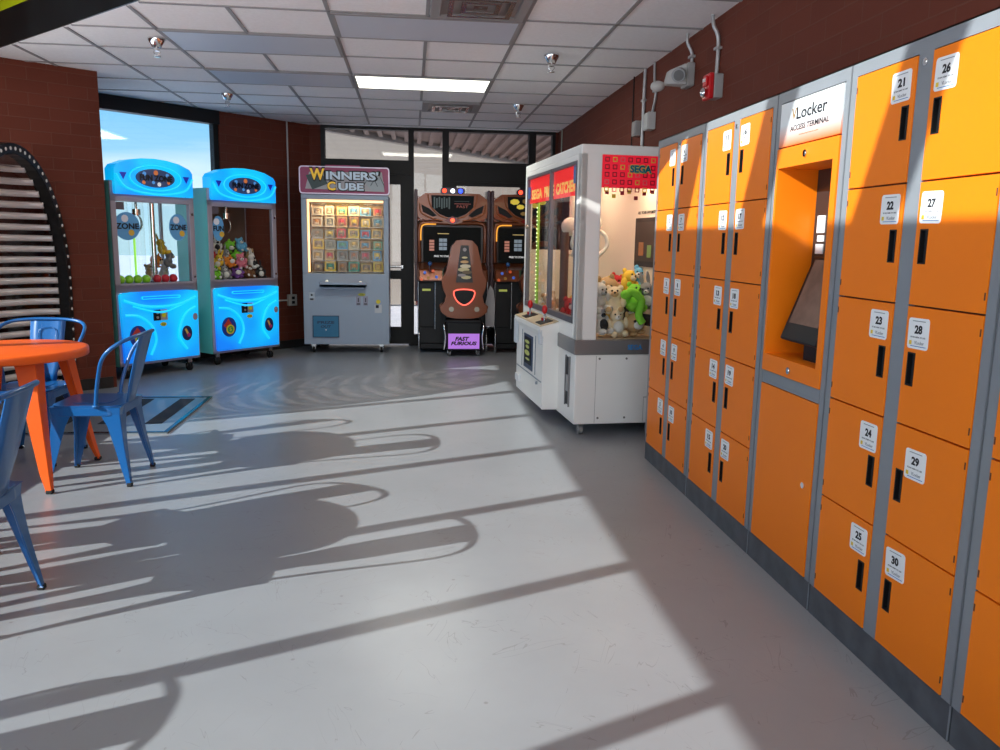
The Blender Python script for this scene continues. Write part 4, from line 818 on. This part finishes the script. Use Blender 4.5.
# red decals
rd = MB().bx(.15, DX-.05, .006, .011, 1.745, 1.965, 0)
for r in range(5):
    for k in range(9):
        x = .185+.055*k; z = 1.935-.05*r
        rd.ring([(x-.016, z-.016), (x+.016, z-.016), (x+.016, z+.016), (x-.016, z+.016)], [(x-.010, z-.010), (x+.010, z-.010), (x+.010, z+.010), (x-.010, z+.010)], (0, .004, 0), X_, Z_, (0, .003, 0), [1, 1, 2, 1, 3][(r*3+k*2) % 5])
for x, z, mm in ((.30, 1.712, 1), (.46, 1.712, 1), (.35, 1.722, 2), (.24, 1.69, 2), (.40, 1.68, 1), (.52, 1.725, 1), (.19, 1.715, 1)): rd.bx(x-.013, x+.013, .006, .011, z-.013, z+.013, mm)
rd.build('red_decal', [C3((.70, .01, .03), .4, .45), C3((.28, .01, .02), .4), C3((.75, .50, .06), .4), C3((.8, .15, .15), .4)], t)
MB().text('SEGA', (.425, .002, 1.875), X_, Z_, .060, 1, w=.165, bold=.10).text('SEGA', (.425, -.001, 1.875), X_, Z_, .050, 0, w=.155, bold=.04).build('logo', [C3((.0, .16, .22), .3), C3((.6, .55, .1), .4)], t)
hd = MB().bx(.020, .028, .125, DY-.105, 1.70, 1.905).build('header_panel', C3((.80, .02, .02), .4, .9), t)
q = MB().text('SEGA', (.0185, 1.42, 1.77), -Y_, Z_, .085, 0, w=.40, bold=.04).text('PRIZE', (.0185, .98, 1.77), -Y_, Z_, .085, 0, w=.33, bold=.04).text('CATCHER', (.0185, .47, 1.77), -Y_, Z_, .085, 0, w=.56, bold=.04)
q.build('lettering', C3((.90, .60, .15), .4, .35), hd)
MB().bx(.0, .012, .13, .19, 1.78, 1.90).bx(.0, .012, DY-.17, DY-.12, 1.74, 1.84).build('blue_sticker', C3((.05, .15, .45), .4), t)
# interior
MB().bx(.02, DX-.02, .03, DY-.02, .695, .70).build('prize_bed', C3((.55, .42, .28), .6), t)
o = MB().bx(DX-.04, DX-.03, .05, DY-.05, .70, 1.96).bx(.05, DX-.04, DY-.06, DY-.05, .70, 1.3).build('inner_wall', C3((.80, .72, .58), .6), t)
MB().bx(DX-.055, DX-.04, .12, .56, 1.20, 1.56, 0).bx(DX-.058, DX-.055, .15, .53, 1.24, 1.53, 1).bx(DX-.060, DX-.058, .20, .28, 1.27, 1.36, 2).bx(DX-.060, DX-.058, .36, .46, 1.28, 1.38, 3).text('ALL YOUR FAVORITES', (DX-.041, .36, 1.60), -Y_, Z_, .022, 0, w=.38, depth=.002).build('poster_frame', [C3((.03, .025, .025), .6), C3((.05, .035, .03), .5), C3((.2, .35, .1), .4), C3((.35, .15, .06), .4)], o)
MB().tube([(.06, 1.52, .72), (.06, 1.52, 1.70)], .013, 0, 10).build('green_light_tube', C3((.30, .60, .06), .3, .2), t)
dt = MB()
for k in range(26): dt.ball((.046, 1.512, .76+.036*k), .006, 0, 6, 4)
dt.build('light_dots', C3((.85, 1, .6), .3, 2.0), t)
MB().bx(.05, DX-.05, .08, .12, 1.90, 1.955).bx(.05, DX-.05, DY-.14, DY-.10, 1.90, 1.955).build('lamp_tube', C3((1, .85, .6), .4, 2.2), t)
cl = MB().bx(.04, DX-.04, .38, .44, 1.86, 1.90).bx(.14, .26, .34, .48, 1.76, 1.87).cyl((.20, .41, 1.76), (.20, .41, 1.52), .022).lathe([(.001, .06), (.075, .05), (.085, 0), (.06, -.05), (.001, -.06)], (.20, .41, 1.50), 0, 20)
for k in range(2):
    s_ = 1 if k else -1; cl.tube(smoothpath([(.20+s_*.05, .41, 1.47), (.20+s_*.12, .41, 1.42), (.20+s_*.13, .41, 1.34), (.20+s_*.06, .41, 1.27)], 5), [.016]*16, 0, 8)
cl.tube(smoothpath([(.22, .43, 1.86), (.28, .45, 1.70), (.25, .44, 1.56), (.21, .42, 1.52)], 5), .012, 0, 8)
cl.build('claw', C3((.72, .68, .60), .35), t)
c2 = MB().bx(.04, DX-.04, 1.2, 1.26, 1.86, 1.90).cyl((.28, 1.23, 1.86), (.28, 1.23, 1.58), .022).ball((.28, 1.23, 1.50), (.09, .09, .08))
for s_ in (-1, 1): c2.tube(smoothpath([(.28, 1.23+s_*.05, 1.47), (.28, 1.23+s_*.13, 1.42), (.28, 1.23+s_*.13, 1.32), (.28, 1.23+s_*.05, 1.26)], 5), .016, 0, 8)
c2.build('claw', C3((.72, .68, .60), .35), t)
MB().cyl((.16, .98, .70), (.16, .98, 1.45), .035, 0, 16).build('dark_post', C3((.12, .06, .04), .4), t)
# console with joysticks
co = MB().prism([(0, .10), (-.125, .10), (-.125, .66), (-.15, .70), (-.15, .735), (0, .775)], (0, .46, 0), X_, Z_, (0, .98, 0), 0)
con = co.build('console', M['segaw'], t, .008, 2)
MB().hexa([(-.148, .47, .737), (-.005, .47, .776), (-.005, 1.43, .776), (-.148, 1.43, .737), (-.148, .47, .741), (-.005, .47, .780), (-.005, 1.43, .780), (-.148, 1.43, .741)]).build('control_deck', C3((.55, .45, .30), .4), con)
for yy in (.62, 1.14):
    MB().hexa([(-.13, yy-.08, .744), (-.03, yy-.08, .771), (-.03, yy+.10, .771), (-.13, yy+.10, .744), (-.13, yy-.08, .75), (-.03, yy-.08, .777), (-.03, yy+.10, .777), (-.13, yy+.10, .75)], 0).cyl((-.08, yy, .76), (-.08, yy, .83), .008, 1, 8).ball((-.08, yy, .855), (.022, .022, .035), 2).cyl((-.07, yy+.07, .765), (-.07, yy+.07, .785), .02, 2, 14).build('joystick', [M['black'], M['steel'], M['red']], con)
dd = MB().bx(-.131, -.125, .80, 1.12, .34, .62, 0).bx(-.134, -.131, .84, 1.08, .38, .60, 1)
for z, hh, ww in ((.56, .03, .18), (.52, .03, .14), (.47, .045, .20), (.42, .02, .16)): dd.prism(circ(hh/2, 8, ww/2, 0, 0), (-.1345, .96+.01*(z*100 % 3), z), -Y_, Z_, (.001, 0, 0), 2)
dd.build('instruction_plate', [C3((.03, .06, .12), .3), M['black'], C3((.55, .60, .15), .4)], con)
MB().bx(-.130, -.125, .49, 1.41, .305, .312, 0).bx(-.130, -.125, .70, .706, .33, .64, 0).bx(-.130, -.125, 1.20, 1.206, .33, .64, 0).cyl((-.14, .62, .28), (-.125, .62, .28), .012, 0, 10).bx(-.150, -.125, 1.25, 1.38, .18, .24, 1).build('panel_lines', [C3((.25, .28, .32), .4), C3((.75, .76, .78), .3)], con)
for y0_, y1_, z0_ in ((1.36, 1.44, .50), (.46, .50, .60)): MB().bx(-.155, -.125, y0_, y1_, z0_, .72).build('corner_bumper', C3((.62, .66, .70), .35), con, .008)
for x in (.07, DX-.07):
    for y in (.07, DY-.07): MB().bx(x-.03, x+.03, y-.025, y+.025, .07, .09, 0).cyl((x-.016, y, .034), (x+.016, y, .034), .034, 1, 16).bx(x-.02, x+.02, y-.008, y+.008, .034, .08, 0).build('caster', [M['steel'], C3((.3, .3, .3), .3, 0, .5)], t)
FG = (Vector((GX, GY, 0)), GR)
area('machine_lamp', inm(FG, .34, .30, 1.90), .45, 5, (1, .84, .62), (0, .1, -1), sy=.3)
area('machine_lamp', inm(FG, .34, 1.25, 1.90), .45, 4, (1, .84, .62), (0, -.1, -1), sy=.5)
sega = [(.21, .13, .81, 'bunny', 'spotted white', 'black'), (.34, .12, .80, 'bunny', 'cream', 'white'), (.47, .13, .80, 'blob', 'tan', 'white'), (.58, .14, .82, 'long', 'black', 'white'),
        (.20, .15, .98, 'bear', 'spotted white', 'grey'), (.33, .17, .95, 'bear', 'cream', 'tan'), (.47, .16, .97, 'bear', 'lime green', 'lime green'), (.58, .18, .99, 'bunny', 'grey', 'white'),
        (.13, .38, .83, 'bear', 'brown', 'tan'), (.34, .38, .83, 'bear', 'yellow', 'white'), (.54, .38, .85, 'blob', 'black', 'white'),
        (.18, .38, 1.07, 'blob', 'lime green', 'white'), (.34, .38, 1.05, 'blob', 'tan', 'white'), (.50, .38, 1.06, 'bear', 'yellow', 'cream'), (.60, .44, 1.08, 'bear', 'sky blue', 'white'),
        (.26, .55, 1.02, 'blob', 'orange', 'white'), (.44, .55, 1.02, 'bear', 'red', 'pink'),
        (.14, .66, .83, 'bear', 'red', 'white'), (.36, .66, .83, 'bunny', 'pink', 'white'), (.54, .66, .85, 'bear', 'purple', 'white'), (.30, .68, 1.02, 'bear', 'orange', 'yellow'), (.52, .70, 1.03, 'blob', 'yellow', 'white'),
        (.14, 1.30, .83, 'bear', 'tan', 'white'), (.36, 1.0, .83, 'blob', 'white', 'pink'), (.54, 1.0, .83, 'bear', 'sky blue', 'white'), (.36, 1.28, .83, 'bear', 'lime green', 'yellow'), (.54, 1.30, .85, 'bunny', 'red', 'white'), (.16, 1.55, .82, 'bunny', 'white', 'pink'), (.44, 1.55, .85, 'bear', 'yellow', 'orange')]
for k, (x, y, z, kd, c1, c2) in enumerate(sega):
    pos = ('at near glass' if y < .3 else 'behind the front row' if y < .5 else 'midway along bed' if y < .9 else 'far along bed' if y < 1.4 else 'at far end')
    side = 'window side' if x < .25 else 'centre' if x < .45 else 'wall side'
    plush(kd, COLS[c1], COLS[c2], .215, inm(FG, x, y, z), GR + random.uniform(-.6, .6), '%s %s plush %s, %s%s, ivory machine' % (c1, KN[kd], pos, side, ', on top' if z > .95 else ''), 'plush toys in the ivory claw machine')
b = MB().tube(smoothpath([(-.06, -.01, .08), (-.02, -.02, .10), (.05, -.02, .04), (.03, -.03, -.06), (.06, -.03, -.12)], 5), [.028]*21, 0, 10).ball((-.06, -.01, .08), (.045, .035, .035), 0)
o = b.build('plush_toy', C3((.22, .62, .04), .9)); o.location = inm(FG, .44, .065, .93); tag(o, 'bright green curling plush tail pressed against the near glass of the ivory machine', 'plush toy', 'plush toys in the ivory claw machine')

# ------------------------------------------------------------------ two racing games
shell = mat('copper_shell', (.19, .048, .013), .28, .35, coat=.4)
def racer(cx, label):
    t = thing('racing_game', label, 'racing arcade game', (cx, 9.95, 0))
    MB().bx(-.42, .42, -.22, .42, .12, .88, 0).bx(-.40, .40, -.20, .40, .05, .12, 0).bx(-.415, -.22, -.235, -.22, .32, .86, 0).bx(.18, .415, -.235, -.22, .32, .86, 0).build('pedestal', M['black'], t, .01)
    q = MB()
    for x in (-.418, -.215, .215, .418): q.tube([(x, -.24, .30), (x, -.24, .87)], .007, 0, 8)
    q.build('chrome_edge', M['steel'], t)
    q = MB()
    for x in (-.41, .41):
        q.tube(smoothpath([(x, -.20, .30), (x, -.26, .22), (x, -.26, .06), (x, -.24, .03)], 4), .012, 0, 8)
    q.build('foot_rail', M['steel'], t)
    MB().bx(-.37, -.27, -.240, -.235, .76, .785).build('small_label', C3((.45, .50, .1), .4, .3), t)
    q = MB().hexa([(-.42, -.30, .88), (.42, -.30, .88), (.42, .1, .88), (-.42, .1, .88), (-.42, -.24, 1.02), (.42, -.24, 1.02), (.42, .1, 1.10), (-.42, .1, 1.10)], 0)
    dsh = q.build('dashboard', shell, t, .02, 2)
    MB().hexa([(-.13, -.285, .93), (.02, -.285, .93), (.02, -.27, .93), (-.13, -.27, .93), (-.13, -.262, 1.02), (.02, -.262, 1.02), (.02, -.25, 1.02), (-.13, -.25, 1.02)]).build('green_panel', C3((.03, .09, .04), .3), dsh)
    q = MB()
    for k, (x, z) in enumerate([(-.38, .90), (-.34, .98), (-.30, .92), (-.24, 1.0), (-.20, .93), (.08, .94), (.13, 1.0), (.24, .95), (.30, .99), (.36, .92)]): q.cyl((x, -.305+.04*(z-.88)/.14, z), (x, -.28, z), .018, k % 3, 12)
    q.build('buttons', [C3((.5, .08, .02), .3, .6), C3((.05, .12, .5), .3, .5), C3((.5, .25, .05), .3)], dsh)
    q = MB().tube([(.02+.13*math.cos(a*.3927), -.36-.05*math.sin(a*.3927), 1.0+.12*math.sin(a*.3927)) for a in range(16)], .014, 0, 8, True).cyl((.02, -.36, 1.0), (.02, -.25, 1.0), .03, 0)
    for a in (0, 2.1, 4.2): q.tube([(.02, -.36, 1.0), (.02+.13*math.cos(a), -.36-.05*math.sin(a), 1.0+.12*math.sin(a))], .010, 0, 6)
    q.build('steering_wheel', M['black'], t)
    q = MB().cyl((-.28, -.30, 1.0), (-.28, -.36, 1.07), .012, 0).ball((-.28, -.37, 1.09), .026, 1).build('gear_stick', [M['steel'], C3((.02, .10, .30), .3)], t)
    MB().bx(-.43, .43, .06, .40, 1.08, 1.60).build('monitor_housing', C3((.05, .022, .014), .3), t, .02, 2)
    scr = MB().bx(-.355, .355, .035, .06, 1.10, 1.525).build('screen', mat('dark_screen', (.006, .007, .007), .6, spec=.15), t)
    sc = MB().bx(-.35, .35, .0345, .0352, 1.105, 1.52, 4)
    for r in range(3):
        for k in range(2): sc.bx(-.16+.05*k, -.115+.05*k, .033, .035, 1.245+.05*r, 1.285+.05*r, 0)
    for r in range(4): sc.bx(-.28, -.22, .033, .035, 1.235+.035*r, 1.262+.035*r, 1)
    sc.text('FREE TO START', (-.12, .034, 1.17), X_, Z_, .022, 2, w=.20).bx(-.18, -.04, .033, .035, 1.44, 1.448, 3)
    for k in range(5): sc.bx(-.34+.02*k, -.335+.02*k, .033, .035, 1.36, 1.50, 4)
    sc.build('screen_image', [C3((.16, .20, .24), .4, .7), C3((.35, .14, .10), .4, .7), C3((.6, .6, .6), .4, 1.2), C3((.55, .40, .15), .4, .6), mat('screen_black', (.006, .007, .007), .6, spec=.15)], scr)
    q = MB().tube(smoothpath([(-.40, .03, 1.10), (-.405, .02, 1.35), (-.395, .02, 1.54), (-.30, .02, 1.575), (0, .01, 1.57), (.30, .02, 1.575), (.395, .02, 1.54), (.405, .02, 1.35), (.40, .03, 1.10)], 5), .026, 0, 10)
    q.build('screen_surround', shell, t)
    MB().tube(smoothpath([(-.385, -.005, 1.36), (-.380, -.008, 1.50), (-.34, -.010, 1.55), (-.20, -.012, 1.555)], 5), .008, 0, 8).build('amber_light', C3((.85, .35, .04), .3, .9), t)
    # wing-shaped header
    half = [(0, 1.555), (.10, 1.575), (.20, 1.63), (.32, 1.60), (.42, 1.64), (.435, 1.76), (.42, 1.86), (.33, 1.925), (.16, 1.93), (0, 1.93)]
    pl = half + [(-x, z) for x, z in half[-2:0:-1]]
    hd = MB().prism(pl, (0, -.02, 0), X_, Z_, (0, .34, 0), 0).build('header', shell, t, .03, 3)
    ap = [(-.26, 1.90), (.26, 1.90), (.25, 1.76), (.16, 1.68), (.06, 1.64), (-.06, 1.64), (-.16, 1.68), (-.25, 1.76)]
    a_ = MB().prism(ap, (0, -.035, 0), X_, Z_, (0, .02, 0), 0)
    if cx > 1:
        for x, z, r_, mm in ((-.17, 1.84, .06, 1), (-.10, 1.78, .05, 1), (-.02, 1.85, .06, 2), (.08, 1.80, .05, 1), (-.06, 1.70, .04, 2), (.17, 1.84, .05, 1)): a_.prism(circ(r_*.6, 7, r_, x, z), (0, -.038, 0), X_, Z_, (0, .003, 0), mm)
    else:
        for k in range(7): a_.bx(-.23+.03*k, -.212+.03*k, -.038, -.035, 1.74+.01*(k % 3), 1.88-.015*(k % 2), 3)
        a_.bx(.02, .22, -.038, -.035, 1.80, 1.806, 4).bx(.02, .20, -.038, -.035, 1.83, 1.834, 3).text('FAST', (.12, -.038, 1.77), X_, Z_, .03, 4, w=.14)
    a_.build('header_art', [mat('dark_art', (.008, .010, .011), .6, spec=.15), C3((.65, .50, .05), .4, .5), C3((.25, .15, .03), .4, .3), C3((.06, .09, .09), .4, .2), C3((.35, .08, .06), .4, .3)], hd)
    for s_ in (-1, 1):
        MB().prism([(s_*.38, 1.79), (s_*.36, 1.70), (s_*.24, 1.645), (s_*.19, 1.66), (s_*.28, 1.74)][::s_], (0, -.028, 0), X_, Z_, (0, .02, 0)).build('speaker_grille', C3((.006, .006, .006), .7), hd)
        MB().tube(smoothpath([(s_*.40, -.028, 1.80), (s_*.38, -.034, 1.69), (s_*.25, -.034, 1.625), (s_*.12, -.034, 1.60)], 5), .008, 0, 8).tube(smoothpath([(s_*.30, -.03, 1.91), (s_*.27, -.036, 1.78), (s_*.16, -.036, 1.66), (s_*.02, -.036, 1.62)], 5), .007, 0, 8).build('header_trim', C3((.36, .10, .03), .25, 0, .4), hd)
    MB().prism([(-.10, 1.605), (0, 1.655), (.10, 1.605), (0, 1.555)], (0, -.045, 0), X_, Z_, (0, .03, 0), 0).ball((0, -.046, 1.605), (.025, .012, .022), 1).build('red_gem', [C3((.2, .012, .01), .2), C3((1, .06, .02), .3, 4)], hd)
    lb = MB().prism(rrect(.30, .075, .036, 6, 0, 1.955), (0, -.03, 0), X_, Z_, (0, .06, 0), 0).build('light_bar', C3((.05, .01, .03), .3), hd)
    for x, c_, e_ in ((-.10, (1, .05, .02), 3), (0, (.8, .9, 1), 3), (.095, (.02, .05, 1), 4)): MB().ball((x, -.032, 1.955), (.026, .014, .026), 0, 14, 8).build('lamp', C3(c_, .3, e_), lb)
    for s_ in (-1, 1): MB().bx(s_*.443-.020, s_*.443+.020, -.03, .30, 1.05, 1.97).bx(s_*.443-.018, s_*.443+.018, -.10, .0, .62, 1.08).build('side_pillar', C3((.085, .045, .05), .3), t, .012)
    # seat unit, its back to the room
    sx = .118; y0 = -.50
    bxm = MB().bx(sx-.205, sx+.205, y0-.02, y0+.30, .07, .44, 0).bx(sx-.215, sx+.215, y0-.03, y0+.1, .40, .44, 0).bx(sx-.1, sx+.1, y0+.28, y0+.36, .07, .2, 0).build('seat_base', M['black'], t, .012)
    pu = MB().bx(sx-.185, sx+.185, y0-.030, y0-.02, .095, .275).build('lit_sign', C3((.40, .16, .62), .4, .65), t)
    MB().text('FAST', (sx-.02, y0-.0305, .215), X_, Z_, .050, 0, w=.17, bold=.05, shear=.25).text('FURIOUS', (sx, y0-.0305, .160), X_, Z_, .045, 0, w=.31, bold=.05, shear=.25).build('lettering', M['ink'], pu)
    for s_ in (-1, 1): MB().tube(smoothpath([(sx+s_*.22, y0+.05, .40), (sx+s_*.235, y0-.02, .36), (sx+s_*.22, y0-.03, .24), (sx+s_*.235, y0-.03, .09)], 5), .012, 0, 8).build('chrome_rail', M['chrome'], t)
    for s_ in (-1, 1): MB().cyl((sx+s_*.17-.015, y0+.04, .036), (sx+s_*.17+.015, y0+.04, .036), .036, 0, 16).bx(sx+s_*.17-.02, sx+s_*.17+.02, y0+.03, y0+.05, .036, .08, 1).build('caster', [C3((.12, .12, .12), .4), M['steel']], t)
    h = [(.0, 1.375), (.09, 1.365), (.15, 1.30), (.185, 1.15), (.215, 1.0), (.265, .90), (.255, .82), (.215, .72), (.235, .64), (.285, .60), (.27, .53), (.20, .475), (.10, .455)]
    pl = h + [(-x, z) for x, z in h[::-1]]
    pl = [(sx+x, z) for x, z in pl[:-1]]
    sh_ = MB().prism(pl, (0, y0-.02, 0), X_, Z_, (0, .20, 0), 0, False)
    sh_ = sh_.build('seat_shell', shell, t, .045, 4)
    MB().bx(sx-.20, sx+.20, y0+.18, y0+.48, .44, .52).bx(sx-.15, sx+.15, y0+.17, y0+.24, .55, 1.25).build('cushion', C3((.02, .02, .022), .7), sh_, .02, 2)
    pa = MB().prism([(sx-.045, 1.31), (sx+.045, 1.31), (sx+.10, .88), (sx-.10, .88)], (0, y0-.034, 0), X_, Z_, (0, .02, 0), 0)
    for x, z, r_, mm in ((0, 1.17, .035, 1), (.0, 1.12, .05, 2), (.01, 1.07, .065, 3), (-.01, 1.03, .07, 1), (.03, 1.0, .06, 4), (-.03, .965, .05, 5), (.02, .94, .06, 1)): pa.prism(circ(r_*.35, 9, r_, sx+x, z), (0, y0-.036-.0003*mm, 0), X_, Z_, (0, .003, 0), mm)
    pa.prism(circ(.022, 10, None, sx, 1.262), (0, y0-.036, 0), X_, Z_, (0, .002, 0), 5)
    pa.build('seat_art', [C3((.015, .012, .012), .3), C3((.65, .55, .30), .4), C3((.60, .35, .15), .4), C3((.75, .65, .45), .4), C3((.15, .10, .05), .4), C3((.35, .30, .30), .4)], sh_)
    rg = smoothpath([(sx-.12, y0-.03, .775), (sx, y0-.035, .80), (sx+.12, y0-.03, .775), (sx+.09, y0-.03, .67), (sx, y0-.03, .615), (sx-.09, y0-.03, .67)], 5, True)
    MB().tube(rg, .007, 0, 8, True).build('ring_light', C3((1, .12, .08), .3, 1.6), sh_)
    MB().prism([(p.x, p.z) for p in rg], (0, y0-.028, 0), X_, Z_, (0, .01, 0)).build('ring_centre', M['black'], sh_)
    for s_ in (-1, 1): MB().cyl((sx+s_*.15, y0-.035, .565), (sx+s_*.15, y0-.0, .565), .030, 0, 16).build('round_lamp', C3((.42, .36, .28), .25, 0, .5), sh_)
racer(.505, 'copper coloured racing game with purple lit sign under its seat, fully in view')
racer(1.435, 'copper racing game half hidden behind the ivory claw machine')
o = MB().prism([(.0, .34), (.10, .34), (.11, .60), (.09, .78), (.05, .84), (.02, .76), (-.01, .60)], (.90, 9.62, 0), X_, Z_, (0, .03, 0)).build('side_panel', C3((.35, .33, .34), .35), None, .01)
tag(o, 'pale grey curved panel standing between the two racing games', 'panel')
